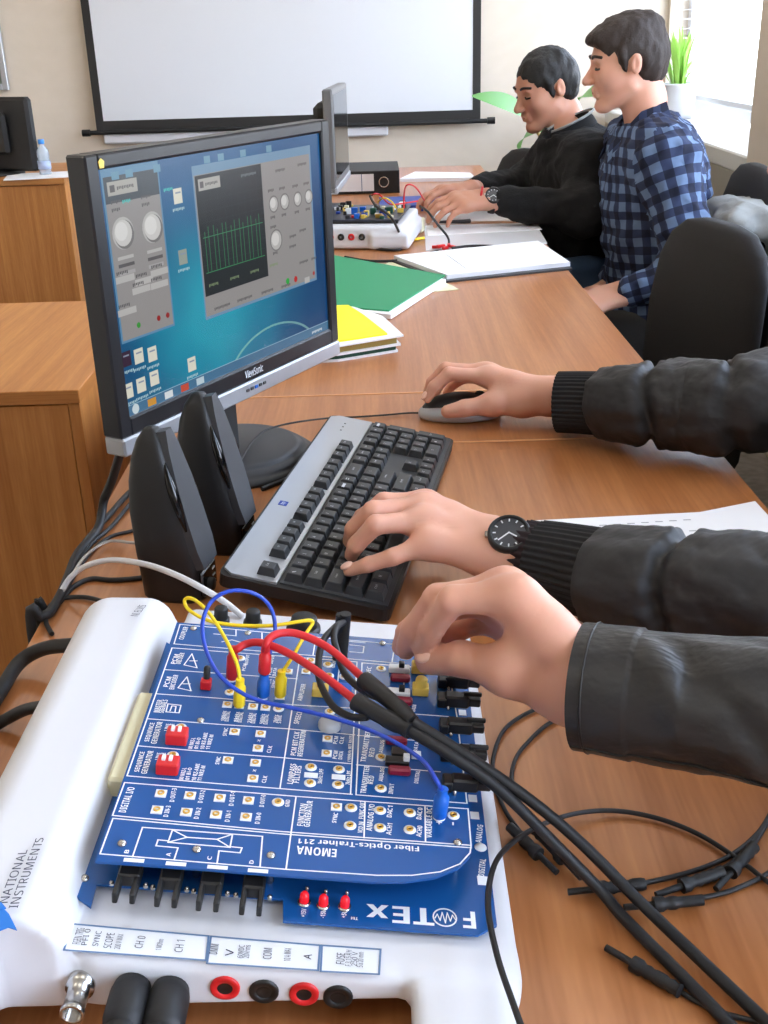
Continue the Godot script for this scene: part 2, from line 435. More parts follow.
func make_materials():
	wood("table", C(192, 130, 82), C(152, 92, 50), 11, 0.28)
	wood("cabinet", C(204, 142, 78), C(166, 102, 46), 31, 0.42)
	speckle("wall", C(224, 211, 194), C(220, 207, 189), 3, 0.05, 0.9, 0.6)
	speckle("floor", C(150, 140, 128), C(122, 112, 102), 5, 0.08, 0.5, 1.0)
	mat("ceiling", C(236, 234, 230), 0.9)
	mat("white", C(214, 214, 218), 0.4)
	mat("white_paper", C(238, 238, 240), 0.7)
	mat("cream", C(226, 220, 186), 0.5)
	mat("blue_board", C(26, 80, 146), 0.22)
	mat("blue_board_low", C(22, 82, 148), 0.25)
	mat("print", C(232, 236, 240), 0.5)
	mat("gold", C(214, 172, 92), 0.28, 1.0)
	mat("steel", C(190, 188, 184), 0.25, 1.0)
	mat("black", C(20, 20, 21), 0.45)
	mat("black_soft", C(26, 26, 27), 0.6)
	mat("black_gloss", C(10, 10, 11), 0.08)
	mat("rubber", C(24, 24, 26), 0.55)
	mat("grey_dark", C(52, 53, 56), 0.5)
	mat("key", C(40, 42, 45), 0.42)
	mat("legend", C(196, 200, 204), 0.5)
	mat("silver", C(176, 178, 182), 0.34, 0.55)
	mat("bezel", C(26, 27, 30), 0.3)
	mat("red_plug", C(206, 30, 34), 0.4)
	mat("red_lead", C(204, 28, 36), 0.42)
	mat("maroon", C(126, 18, 44), 0.4)
	mat("yellow_plug", C(238, 206, 22), 0.4)
	mat("yellow_trim", C(222, 190, 84), 0.45)
	mat("blue_plug", C(16, 96, 196), 0.4)
	mat("blue_wire", C(26, 66, 178), 0.4)
	mat("logo_blue", C(28, 118, 206), 0.5)
	mat("logo_dark", C(40, 44, 70), 0.5)
	mat("strip_blue", C(96, 124, 160), 0.5)
	mat("strip_fill", C(226, 228, 232), 0.5)
	mat("yellow_folder", C(250, 232, 30), 0.55)
	mat("green_folder", C(24, 142, 92), 0.5)
	mat("green_dark", C(22, 74, 58), 0.55)
	mat("olive", C(150, 128, 60), 0.6)
	mat("blue_folder", C(28, 62, 150), 0.5)
	mat("screen_cloth", C(222, 224, 228), 0.85)
	mat("screen_edge", C(40, 38, 36), 0.7)
	mat("skin", C(216, 160, 136), 0.5)
	mats["skin"].subsurf_scatter_enabled = true; mats["skin"].subsurf_scatter_strength = 0.15
	mat("skin_b", C(196, 140, 114), 0.5)
	mats["skin_b"].subsurf_scatter_enabled = true; mats["skin_b"].subsurf_scatter_strength = 0.15
	mat("nail", C(232, 186, 166), 0.3)
	mat("lip", C(178, 108, 98), 0.45)
	mat("eye", C(30, 22, 18), 0.2)
	speckle("hair_black", C(24, 21, 20), C(12, 11, 11), 71, 0.3, 0.55, 6.0)
	speckle("hair_brown", C(62, 47, 39), C(32, 24, 20), 73, 0.3, 0.6, 6.0)
	bumpy(mats["hair_brown"], 75, 0.5, 6.0, 5.0); bumpy(mats["hair_black"], 76, 0.5, 6.0, 4.0)
	mat("puffy", C(37, 37, 39), 0.56); bumpy(mats["puffy"], 41, 0.05, 3.0, 1.6)
	mat("knit", C(30, 30, 32), 0.85)
	mat("knit_wine", C(38, 24, 30), 0.85)
	mat("leather", C(40, 40, 41), 0.42); bumpy(mats["leather"], 43, 0.09, 5.0, 1.0)
	mat("sweater", C(15, 15, 17), 0.95); bumpy(mats["sweater"], 47, 0.25, 6.0, 3.0)
	mat("jeans", C(70, 96, 128), 0.9); bumpy(mats["jeans"], 49, 0.25, 6.0, 3.0)
	mat("trousers", C(52, 50, 48), 0.9)
	mat("chair_cloth", C(32, 31, 32), 0.85); bumpy(mats["chair_cloth"], 51, 0.4, 10.0, 3.0)
	mat("chair_plastic", C(24, 24, 25), 0.4)
	mat("grey_cloth", C(150, 152, 150), 0.95); bumpy(mats["grey_cloth"], 53, 0.25, 8.0, 4.0)
	mat("leaf", C(96, 150, 70), 0.45); mats["leaf"].backlight_enabled = true; mats["leaf"].backlight = C(60, 90, 30)
	mat("leaf_light", C(156, 204, 92), 0.5); mats["leaf_light"].backlight_enabled = true; mats["leaf_light"].backlight = C(110, 140, 60)
	mat("stalk", C(176, 150, 90), 0.6)
	mat("soil", C(60, 44, 34), 0.95)
	mat("radiator", C(96, 84, 72), 0.6)
	mat("sill", C(206, 204, 198), 0.5)
	mat("sill_face", C(150, 142, 128), 0.6)
	# tartan of the shirt: dyed bands crossing each other
	var im := Image.create(64, 64, false, Image.FORMAT_RGB8)
	var navy := C(20, 25, 48); var mid := C(46, 59, 90); var pale := C(102, 123, 155)
	for y in 64:
		for x in 64:
			var bx := 1 if x < 30 else 0; var by := 1 if y < 30 else 0
			var c := mid
			if bx + by == 2: c = navy
			elif bx + by == 0: c = pale
			if bx + by == 1 and (x + y) % 4 < 2: c = c.lerp(navy, 0.3)
			im.set_pixel(x, y, c)
	var pl := mat("plaid", Color.WHITE, 0.9); pl.albedo_texture = ImageTexture.create_from_image(im); pl.uv1_scale = Vector3(1 / 0.043, 1 / 0.043, 1)

# ------------------------------------------------------------------ the room
const ZB := -6.0
const XR := 1.5
func area(called: String, at: Vector3, look: Vector3, size: Vector2, energy: float, col: Color):
	var l := AreaLight3D.new(); l.name = called; add_child(l); l.position = at
	l.look_at(at + look, Vector3.UP if absf(look.y) < 0.9 else Vector3.RIGHT)
	l.area_size = size; l.area_normalize_energy = false; l.light_energy = energy; l.light_color = col; l.shadow_enabled = true; l.area_range = 30.0
func build_room():
	struct("floor", boxm(Vector3(-0.75, -0.05, -1.5), Vector3(2.5, 0.05, 4.8)), mats["floor"], "grey speckled floor under the tables")
	struct("ceiling", boxm(Vector3(-0.75, 3.05, -1.5), Vector3(2.5, 0.05, 4.8)), mats["ceiling"], "white ceiling above the room")
	struct("wall_back", boxm(Vector3(-0.75, 1.5, ZB - 0.1), Vector3(2.5, 1.5, 0.1)), mats["wall"], "cream wall behind the projection screen")
	struct("wall_left", boxm(Vector3(-3.15, 1.5, -1.5), Vector3(0.1, 1.5, 4.6)), mats["wall"], "cream wall at the far side from the windows")
	struct("wall_front", boxm(Vector3(-0.75, 1.5, 3.2), Vector3(2.5, 1.5, 0.1)), mats["wall"], "cream wall closing the room opposite the screen")
	# window wall: parapet, lintel and piers leave three openings
	var st := S(false)
	var sh := TY + 0.09
	box(st, Vector3(XR + 0.12, sh * 0.5 - 0.02, -1.5), Vector3(0.12, sh * 0.5 - 0.02, 4.6))
	box(st, Vector3(XR + 0.12, 2.8, -1.5), Vector3(0.12, 0.2, 4.6))
	var piers := [[-6.0, -5.96], [-3.62, -3.1], [-0.9, -0.3], [2.0, 3.1]]
	for p in piers: box(st, Vector3(XR + 0.12, 1.7, (p[0] + p[1]) * 0.5), Vector3(0.12, 0.92, (p[1] - p[0]) * 0.5))
	struct("wall_right", st, mats["wall"], "cream window wall with piers between the windows")
	var k := 1
	for p in [[-3.6, -3.1], [-0.9, -0.3]]:
		struct("trim_%d" % k, boxm(Vector3(1.34, 1.5, (p[0] + p[1]) * 0.5), Vector3(0.16, 1.5, (p[1] - p[0]) * 0.5), 0.004), mats["wall"], "cream pillar between two windows"); k += 1
	var wn := 1
	for w in [[-5.96, -3.62], [-3.1, -0.9], [-0.3, 2.0]]:
		var zc: float = (w[0] + w[1]) * 0.5; var hz: float = (w[1] - w[0]) * 0.5
		var s2 := S(false)
		for z in [w[0] + 0.03, zc, w[1] - 0.03]: box(s2, Vector3(XR + 0.12, 1.73, z), Vector3(0.03, 0.87, 0.03), 0.004)
		for y in [sh + 0.03, 2.57]: box(s2, Vector3(XR + 0.12, y, zc), Vector3(0.03, 0.03, hz), 0.004)
		var wf := struct("window_%d" % wn, s2, mats["white"], "white window frame under a pulled up blind")
		var gm := mat("pane", Color(1, 1, 1, 0.06), 0.02); gm.transparency = BaseMaterial3D.TRANSPARENCY_ALPHA
		for s in [-0.5, 0.5]: part("pane", boxm(Vector3(XR + 0.12, 1.71, zc + hz * s), Vector3(0.003, 0.83, hz * 0.5 - 0.03)), gm, wf)
		struct("trim_%d" % (wn + 2), boxm(Vector3(1.36, sh - 0.03, zc), Vector3(0.16, 0.03, hz), 0.006), mats["sill"], ["pale window sill carrying the white plant pot", "pale window sill behind the seats", "pale window sill behind the camera side"][wn - 1])
		struct("trim_%d" % (wn + 5), boxm(Vector3(1.215, sh - 0.14, zc), Vector3(0.012, 0.08, hz), 0.004), mats["sill_face"], "grey apron board under the window sill")
		var rd := thing("radiator", ["brown ribbed radiator under the sill with the plant pot", "brown ribbed radiator under the sill behind the seats", "brown ribbed radiator under the sill at the camera end"][wn - 1], "radiator", Vector3(1.38, 0.12, zc))
		for i in int(hz * 2 / 0.1): part("rib", boxm(Vector3(0, 0.27, -hz + 0.08 + i * 0.1), Vector3(0.06, 0.27, 0.036), 0.012), mats["radiator"], rd)
		part("pipe", boxm(Vector3(0, 0.02, 0), Vector3(0.02, 0.015, hz - 0.05), 0.006), mats["radiator"], rd)
		for s in [-1, 1]: part("foot", boxm(Vector3(0, -0.06, s * (hz - 0.2)), Vector3(0.03, 0.06, 0.02), 0.004), mats["radiator"], rd)
		# venetian blind: thin slats turned open, with a rail at the bottom
		var bl := thing("venetian_blind", ["white venetian blind over the window behind the plant pot", "white venetian blind over the window behind the seats", "white venetian blind over the window at the camera end"][wn - 1], "blind", Vector3(XR + 0.03, TY + 0.16, zc))
		var slat := boxm(Vector3.ZERO, Vector3(0.012, 0.0006, hz - 0.04), 0.0, Basis(Vector3(0, 0, 1), 0.12))
		var sl := fin(slat); var bm := mat("slat", C(240, 240, 240), 0.5)
		bm.backlight_enabled = true; bm.backlight = C(120, 120, 120)
		for i in 40: part("slat", sl, bm, bl).position.y = 0.05 + i * 0.042
		part("bottom_rail", boxm(Vector3(0, 0.008, 0), Vector3(0.014, 0.012, hz - 0.04), 0.004), mats["white"], bl)
		part("head_rail", boxm(Vector3(0, 1.72, 0), Vector3(0.02, 0.025, hz - 0.03), 0.004), mats["white"], bl)
		for s in [-0.7, 0.0, 0.7]: part("cord", boxm(Vector3(0.0, 0.86, hz * s), Vector3(0.001, 0.86, 0.001)), mats["white"], bl)
		wn += 1
	# unseen ceiling lights above the frame, added as fill to balance the lighting
	var over := ["added ceiling fill light above the teacher's desk", "added ceiling fill light above the second trainer", "added ceiling fill light above the low cabinet", "added ceiling fill light above the stacked folders", "added ceiling fill light left of and behind the camera", "added ceiling fill light above the near end of the tables"]
	for z in [-4.2, -1.9, 0.6]:
		for x in [-1.4, 0.35]:
			var t := thing("added_fill_light", over.pop_front(), "fill_light", Vector3(x, 2.93, z), Basis.IDENTITY, "added fill lights")
			part("housing", boxm(Vector3(0, 0.035, 0), Vector3(0.3, 0.03, 0.6), 0.008), mats["white"], t)
			var em := mat("fill_glow", C(255, 252, 244), 0.5); em.emission_enabled = true; em.emission = C(255, 250, 240); em.emission_energy_multiplier = 1.5
			part("diffuser", boxm(Vector3(0, -0.002, 0), Vector3(0.27, 0.006, 0.57), 0.003), em, t)
			area("fill_light_area", Vector3(x, 2.91, z), Vector3.DOWN, Vector2(0.54, 1.14), FILL, Color(1.0, 0.97, 0.92))
	# projection screen on the back wall
	var a := PZ(103.8, 126.6, ZB + 0.06); var b := PZ(472.8, 104.5, ZB + 0.06)
	var ym := (a.y + b.y) * 0.5; var xc := (a.x + b.x) * 0.5; var hx := (b.x - a.x) * 0.5
	var sc := thing("projection_screen", "white projection screen with black border hanging on the wall", "projection screen", Vector3(xc, ym, ZB + 0.05))
	part("fabric", boxm(Vector3(0, 0.7, 0), Vector3(hx, 0.7, 0.002)), mats["screen_cloth"], sc)
	var bst := S(false)
	box(bst, Vector3(0, -0.022, 0.001), Vector3(hx + 0.04, 0.022, 0.0025)); box(bst, Vector3(0, 1.42, 0.001), Vector3(hx + 0.04, 0.02, 0.0025))
	for s in [-1, 1]: box(bst, Vector3(s * (hx + 0.02), 0.7, 0.001), Vector3(0.02, 0.7, 0.0025))
	part("border", bst, mats["screen_edge"], sc)
	part("weight_bar", tubem(PackedVector3Array([Vector3(-hx - 0.09, -0.055, 0.004), Vector3(hx + 0.09, -0.055, 0.004)]), 0.011, 12), mats["black_soft"], sc)
	for s in [-1, 1]: part("end_cap", tubem(PackedVector3Array([Vector3(s * (hx + 0.075), -0.055, 0.004), Vector3(s * (hx + 0.115), -0.055, 0.004)]), 0.017, 12), mats["black"], sc)
	part("housing", boxm(Vector3(0, 1.49, 0.0), Vector3(hx + 0.1, 0.05, 0.045), 0.02), mats["white"], sc)
	var dz := ZB + 0.025
	single("cable_duct", boxm(Vector3((PZ(105, 145, dz).x + PZ(388, 128, dz).x) * 0.5, PZ(360, 131, dz).y, dz), Vector3((PZ(388, 128, dz).x - PZ(105, 145, dz).x) * 0.5, 0.026, 0.02), 0.008), mats["white"], "white plastic cable duct on the wall under the projection screen", "cable duct")
	# framed board cut by the frame at the left
	var q := PZ(9, 90, ZB + 0.03)
	var fr := thing("wall_picture", "framed picture hanging on the cream wall left of the screen", "picture", Vector3(q.x - 0.3, q.y + 0.35, ZB + 0.02))
	var fs := S(false)
	for s in [-1, 1]: box(fs, Vector3(s * 0.285, 0, 0), Vector3(0.015, 0.35, 0.014), 0.003); box(fs, Vector3(0, s * 0.335, 0), Vector3(0.27, 0.015, 0.014), 0.003)
	part("frame", fs, mats["silver"], fr); part("print", boxm(Vector3(0, 0, -0.004), Vector3(0.27, 0.32, 0.003)), mat("picture_print", C(120, 132, 120), 0.6), fr)
const FILL := 0.8  # strength of the added ceiling fill lights
func build_table():
	# two tables end to end with a bridging leaf between them
	var xs := Vector2(-0.32, 0.42); var xc := (xs.x + xs.y) * 0.5; var hx := (xs.y - xs.x) * 0.5
	var run := [[0.35, -1.331, "wooden table carrying the trainer and keyboard"], [-1.333, -1.549, "narrow wooden leaf bridging the two long tables"], [-1.551, -3.0, "wooden table carrying the folders and open binder"], [-3.002, -4.476, "wooden end table carrying the second trainer and box file"]]
	var i := 0
	for r in run:
		var zc: float = (r[0] + r[1]) * 0.5; var hz: float = (r[0] - r[1]) * 0.5
		var t := thing("table", r[2], "table", Vector3(xc, 0, zc))
		part("top", boxm(Vector3(0, TY - 0.0125, 0), Vector3(hx, 0.0125, hz - (0.0026 if i > 0 and i < 3 else 0.0004)), 0.0008, Basis.IDENTITY, 2, Vector2(0.37 + i * 0.21, zc + 1.3)), mats["table"], t)
		if i != 1:
			for s in [-1, 1]: part("leg_panel", boxm(Vector3(0, (TY - 0.025) * 0.5, s * (hz - 0.05)), Vector3(hx - 0.06, (TY - 0.025) * 0.5, 0.0125), 0.001, Basis.IDENTITY, 1), mats["table"], t)
			part("modesty_panel", boxm(Vector3(-hx + 0.09, TY - 0.2, 0), Vector3(0.009, 0.17, hz - 0.064), 0.001), mats["table"], t)
		else:
			for s in [-1, 1]: part("rail", boxm(Vector3(s * (hx - 0.08), TY - 0.055, 0), Vector3(0.012, 0.03, hz - 0.01), 0.001), mats["table"], t)
			for s in [-1, 1]: part("leg_panel", boxm(Vector3(s * (hx - 0.11), (TY - 0.025) * 0.5, 0), Vector3(0.0125, (TY - 0.025) * 0.5, 0.05), 0.001, Basis.IDENTITY, 1), mats["table"], t)
		if i == 1 or i == 2: part("edge_band", boxm(Vector3(0, TY - 0.0123, hz - 0.0012), Vector3(hx, 0.0126, 0.0014 if i == 2 else 0.0008), 0.0004), mat("edge_band", C(232, 176, 128), 0.3), t)
		i += 1
func build_cabinets():
	# low cabinet beside the table, same height as the table
	var t := thing("low_cabinet", "low wooden cabinet beside the table behind the computer monitor", "cabinet", Vector3(-0.66, 0, -1.93))
	var hx := 0.197; var hz := 0.314
	part("top", boxm(Vector3(0, TY - 0.011, 0), Vector3(hx, 0.011, hz), 0.0012, Basis.IDENTITY, 2, Vector2(0.2, 0.4)), mats["cabinet"], t)
	for s in [-1, 1]: part("side_panel", boxm(Vector3(s * (hx - 0.012), (TY - 0.022) * 0.5, 0), Vector3(0.009, (TY - 0.022) * 0.5, hz - 0.006), 0.001, Basis.IDENTITY, 1, Vector2(0.5, 0.1)), mats["cabinet"], t)
	part("end_panel", boxm(Vector3(0.0, (TY - 0.023) * 0.5, hz - 0.013), Vector3(hx - 0.0215, (TY - 0.026) * 0.5, 0.008), 0.001, Basis.IDENTITY, 1, Vector2(0.1, 0.9)), mats["cabinet"], t)
	part("back_panel", boxm(Vector3(0, (TY - 0.023) * 0.5, -hz + 0.013), Vector3(hx - 0.022, (TY - 0.026) * 0.5, 0.006), 0.001, Basis.IDENTITY, 1), mats["cabinet"], t)
	# taller teacher's desk further back, with the sheet that lies on it
	var c := P(64, 178, 0.0)
	var d := thing("teacher_desk", "tall wooden desk unit under the black monitor and water bottle", "desk", Vector3(c.x - 0.5, 0, c.z - 0.3))
	var hh := TY
	part("top", boxm(Vector3(0, hh - 0.012, 0), Vector3(0.5, 0.012, 0.3), 0.0015, Basis.IDENTITY, 0, Vector2(0.6, 1.0)), mats["cabinet"], d)
	for s in [-1, 1]: part("side_panel", boxm(Vector3(s * 0.485, (hh - 0.024) * 0.5, 0), Vector3(0.011, (hh - 0.024) * 0.5, 0.29), 0.001, Basis.IDENTITY, 1, Vector2(0.3, 0.4)), mats["cabinet"], d)
	for s in [[-0.215, 0.2575], [0.259, 0.2145]]: part("front_panel", boxm(Vector3(s[0], (hh - 0.026) * 0.5, 0.278), Vector3(s[1], (hh - 0.028) * 0.5, 0.01), 0.001, Basis.IDENTITY, 1, Vector2(s[1], 1.7)), mats["cabinet"], d)
	part("back_panel", boxm(Vector3(0, (hh - 0.026) * 0.5, -0.28), Vector3(0.473, (hh - 0.028) * 0.5, 0.006)), mats["cabinet"], d)
	single("paper_sheet", boxm(Vector3(c.x - 0.12, hh + 0.002, c.z - 0.09), Vector3(0.13, 0.002, 0.1), 0.0, Basis(Vector3.UP, 0.2)), mats["white_paper"], "white paper lying on the tall teacher's desk by the bottle", "paper")
	# monitor on that desk, seen from behind
	var m := PZ(24, 178, c.z - 0.2); m.y = hh + 0.001
	var mo := thing("desk_monitor", "black monitor turned away, standing on the teacher's desk", "monitor", m + Vector3(-0.095, 0, 0), Basis(Vector3.UP, 2.75))
	part("foot", lathem([Vector2(0, 0), Vector2(0.1, 0), Vector2(0.1, 0.008), Vector2(0.03, 0.02), Vector2(0, 0.02)], Transform3D.IDENTITY, 24), mats["black"], mo)
	part("neck", boxm(Vector3(0, 0.05, -0.03), Vector3(0.025, 0.05, 0.012), 0.006), mats["black"], mo)
	part("housing", boxm(Vector3(0, 0.155, 0), Vector3(0.2, 0.14, 0.022), 0.012), mats["black_soft"], mo)
	part("rear_cover", boxm(Vector3(0, 0.16, -0.034), Vector3(0.1, 0.08, 0.016), 0.012), mats["black"], mo)
	part("screen", boxm(Vector3(0, 0.157, 0.0222), Vector3(0.185, 0.125, 0.001)), mats["black_gloss"], mo)
	# water bottle
	var bp := PZ(46, 176, c.z - 0.12); bp.y = hh + 0.004
	var bo := thing("water_bottle", "clear plastic water bottle with blue cap on the teacher's desk", "bottle", bp)
	var bm := mat("bottle", Color(0.8, 0.88, 0.95, 0.35), 0.08); bm.transparency = BaseMaterial3D.TRANSPARENCY_ALPHA
	part("body", lathem([Vector2(0, 0), Vector2(0.024, 0), Vector2(0.025, 0.05), Vector2(0.022, 0.06), Vector2(0.025, 0.07), Vector2(0.024, 0.09), Vector2(0.01, 0.11), Vector2(0.01, 0.12), Vector2(0, 0.12)], Transform3D.IDENTITY, 18), bm, bo)
	part("label", lathem([Vector2(0.0255, 0.02), Vector2(0.0258, 0.02), Vector2(0.0258, 0.052), Vector2(0.0255, 0.052)], Transform3D.IDENTITY, 18), mat("bottle_label", C(170, 184, 214), 0.5), bo)
	part("cap", lathem([Vector2(0, 0.116), Vector2(0.0125, 0.116), Vector2(0.0125, 0.133), Vector2(0, 0.133)], Transform3D.IDENTITY, 16), mat("cap_blue", C(60, 140, 220), 0.4), bo)

# ------------------------------------------------------------------ the measuring workstation
var DV: Transform3D          # its frame: x to the seats, z to the camera, y up from the table
func D(u: float, v: float, zl: float) -> Vector3:     # pixel -> point on its near face, in its frame
	var inv := DV.affine_inverse(); var o := inv * Vector3(0, TY + H, 0); var d := inv.basis * ray(u, v)
	return o + d * ((zl - o.z) / d.z)
func build_workstation():
	DV = Transform3D(Basis(Vector3.UP, -0.0098), Vector3(BO.x, TY, BO.z))
	var t := thing("lab_workstation", "white plastic measuring workstation lying under the blue trainer board", "instrument", DV.origin, DV.basis)
	var tb := Basis(Vector3(0, 0, 1), -0.1188)
	var f := Sdf.new()
	f.rbox(Vector3(0.108, 0.0220, 0.1135), Vector3(0.118, 0.025, 0.1865), 0.008, tb, 0.006)
	f.rbox(Vector3(-0.0475, 0.042, 0.137), Vector3(0.0375, 0.0445, 0.195), 0.024, Basis(Vector3(0, 0, 1), -0.04), 0.012)
	f.rbox(Vector3(0.084, 0.0215, 0.291), Vector3(0.086, 0.027, 0.0225), 0.006, tb, 0.006)
	f.rbox(Vector3(0.192, 0.012, 0.306), Vector3(0.031, 0.024, 0.040), 0.014, tb, 0.008)
	f.rbox(Vector3(0.07, -0.044, 0.13), Vector3(0.3, 0.05, 0.4), 0.002, Basis.IDENTITY, 0.004, 0, true)
	f.rbox(Vector3(0.06, 0.0, 0.352), Vector3(0.108, 0.2, 0.050), 0.004, Basis.IDENTITY, 0.006, 0, true)
	f.rbox(Vector3(0.045, 0.0, 0.29), Vector3(0.123, 0.0225, 0.10), 0.006, Basis.IDENTITY, 0.006, 0, true)
	part("body", blob(f, 0.0038), mats["white"], t)
	for x in [-0.08, 0.2]:
		for z in [-0.02, 0.175]: part("foot", lathem([Vector2(0, 0), Vector2(0.009, 0), Vector2(0.01, 0.0075), Vector2(0, 0.0075)], Transform3D(Basis.IDENTITY, Vector3(x, 0, z)), 12), mats["rubber"], t)
	part("board_connector", boxm(tb * Vector3(0.002, -0.013, 0.135) + Vector3(0, 0.085, 0), Vector3(0.013, 0.008, 0.048), 0.002, tb), mats["cream"], t)
	# dark seam round the near side
	var zf := 0.3025
	# lettering on the ridge
	var nb := DV.affine_inverse(); var ls := S()
	for q in [["NATIONAL", 3, 903, 23.5, 850], ["INSTRUMENTS", 13, 908, 40, 838]]:
		var a := nb * P(q[1], q[2], 0.0878); var b := nb * P(q[3], q[4], 0.0878); var r := (b - a).normalized()
		text(ls, q[0], (a + b) * 0.5, r, Vector3.UP.cross(r), 0.0046, a.distance_to(b))
	part("maker_lettering", ls.commit(), mats["logo_dark"], t)
	ls = S()
	var e0 := nb * P(134, 616, 0.0878); var e1 := nb * P(143, 605, 0.0878)
	text(ls, "NI ELVIS", (e0 + e1) * 0.5, (e1 - e0).normalized(), Vector3.UP.cross((e1 - e0).normalized()), 0.006, e0.distance_to(e1))
	part("model_lettering", ls.commit(), mats["logo_dark"], t)
	var em := S(false)
	for poly in [[[-6, 912], [4, 909], [9, 914], [17, 930], [8, 927], [-2, 931]], [[-4, 905], [1, 902], [6, 908], [-2, 910]]]:
		var pts := PackedVector2Array()
		for q in poly: var w := nb * P(q[0], q[1], 0.0878); pts.append(Vector2(w.x, w.z))
		prism(em, pts, 0.0872, 0.0880)
	part("emblem", em, mats["logo_blue"], t)
	# control knobs on the far strip
	var xb := nb * Transform3D(BB, BO)
	for q in [[221, 614, 0.0058, 0.012], [253, 617, 0.0062, 0.012], [304, 622, 0.0112, 0.011]]:
		var p := xb * B(q[0], q[1], -0.015)
		var k := part("knob", lathem([Vector2(0, 0), Vector2(q[2], 0), Vector2(q[2] * 0.92, q[3] * 0.9), Vector2(q[2] * 0.8, q[3]), Vector2(0, q[3])], Transform3D(tb, p + tb * Vector3(0, -0.006, 0)), 22), mats["black_soft"], t)
		part("skirt", lathem([Vector2(0, 0), Vector2(q[2] * 1.25, 0), Vector2(q[2] * 1.2, 0.003), Vector2(0, 0.003)], Transform3D(tb, p + tb * Vector3(0, -0.0065, 0)), 22), mats["black"], k)
	# printed label strips above the near side
	var fx := xb
	for bx in [[71.6, 924.5, 208.6, 936.7, 206, 961, 64, 950.6], [211, 937, 320, 946, 318, 971, 207, 964], [322, 946, 380.5, 950, 379, 975, 320.6, 972]]:
		var c := []
		for i in range(0, 8, 2): var w := B(bx[i], bx[i + 1], -0.0230); w.y = -0.0228; c.append(w)
		var ms: Vector3 = (c[0] + c[1] + c[2] + c[3]) * 0.25; var s1 := S(false); var s2 := S(false)
		quad(s1, fx * c[0], fx * c[1], fx * c[2], fx * c[3], fx * (ms - Vector3.UP))
		var lab := part("label_strip", s1, mats["strip_fill"], t)
		var cc := []
		for w in c: cc.append(fx * (w + Vector3(0, 0.0003, 0)))
		cc.append(cc[0]); strip(s2, cc, 0.0011, tb.y); part("outline", s2, mats["strip_blue"], lab)
	var tx := S()
	var tl := func(s: String, u0, v0, u1, v1, h):
		var a := B(u0, v0, -0.0230); var b := B(u1, v1, -0.0230); a.y = -0.0223; b.y = -0.0223
		var r: Vector3 = (tb * (b - a)).normalized()
		text(tx, s, xb * ((a + b) * 0.5), r, tb.y.cross(r), h, a.distance_to(b))
	for q in [["FGEN TRIG", 76, 945, 81, 929, 0.004], ["PFI 0", 84, 946, 88, 930, 0.003], ["SYNC", 95, 947, 99, 932, 0.003], ["SCOPE", 107, 949, 111, 934, 0.004], ["200 V MAX", 117, 950, 121, 935, 0.003], ["CH 0", 138, 949, 142, 937, 0.0042], ["1 MOhm", 158, 951, 161, 940, 0.003], ["CH 1", 178, 953, 181, 941, 0.0042], ["DMM", 213, 955, 215, 945, 0.0042], ["V", 229, 957, 230, 950, 0.0042], ["60VDC", 240, 959, 242, 946, 0.003], ["20Vrms", 246, 959, 248, 946, 0.003], ["COM", 267, 960, 268, 949, 0.0044], ["10 A MAX", 287, 962, 288, 949, 0.0036], ["A", 307, 960, 308, 955, 0.0042], ["FUSE", 340, 965, 341, 954, 0.0044], ["F 3.15 A H", 348, 967, 349, 951, 0.003], ["250 V", 354, 967, 355, 953, 0.003], ["5 x 20 mm", 360, 968, 361, 953, 0.003]]:
		tl.call(q[0], q[1], q[2], q[3], q[4], q[5])
	part("label_lettering", tx.commit(), mats["logo_dark"], t)
	# sockets on the near side
	var rot := Basis(Vector3.RIGHT, PI / 2)
	for q in [[225, 988, "red_plug"], [264, 991.5, "black"], [304, 994, "red_plug"], [338, 997, "black"]]:
		var p := D(q[0], q[1], zf)
		var b := part("banana_socket", lathem([Vector2(0.0078, -0.004), Vector2(0.0078, 0.0006), Vector2(0.0070, 0.0011), Vector2(0.0042, 0.0009), Vector2(0.0038, -0.0005), Vector2(0.0026, -0.0005)], Transform3D(rot, p), 24), mats[q[2]], t)
		part("hole", lathem([Vector2(0.0041, 0.0004), Vector2(0.0030, 0.0006), Vector2(0.0020, 0.0002), Vector2(0, 0.0002)], Transform3D(rot, p), 16), mats["black"], b)
	var bp := D(81, 985, zf)
	part("coax_socket", lathem([Vector2(0.0075, -0.004), Vector2(0.0075, 0.003), Vector2(0.0058, 0.0032), Vector2(0.0058, 0.016), Vector2(0.0064, 0.0165), Vector2(0.0062, 0.019), Vector2(0.0048, 0.019), Vector2(0.0045, 0.006), Vector2(0, 0.006)], Transform3D(rot, bp), 22), mats["steel"], t)
	for q in [[133, 986, "thick black coaxial plug beside the bare silver socket"], [171, 989, "thick black coaxial plug beside the red banana socket"]]:
		var p := D(q[0], q[1], zf)
		var cb := thing("coax_plug", q[2], "plug", DV * p, DV.basis, "coaxial plugs")
		part("grip", lathem([Vector2(0, 0), Vector2(0.0095, 0.0), Vector2(0.0108, 0.006), Vector2(0.0108, 0.022), Vector2(0.0094, 0.028), Vector2(0, 0.028)], Transform3D(rot), 22), mats["rubber"], cb)
		part("boot", lathem([Vector2(0.0086, 0.026), Vector2(0.0088, 0.034), Vector2(0.007, 0.05), Vector2(0.005, 0.06)], Transform3D(rot), 20), mats["black_soft"], cb)
		var e := Vector3(0, 0, 0.055)
		part("cable", tubem(path([e, e + Vector3(0.0, -0.004, 0.04), e + Vector3(0.004, -0.018, 0.09), e + Vector3(0.008, -p.y + 0.004, 0.16), e + Vector3(0.01, -p.y + 0.004, 0.25)], 6), 0.0034, 10), mats["rubber"], cb)
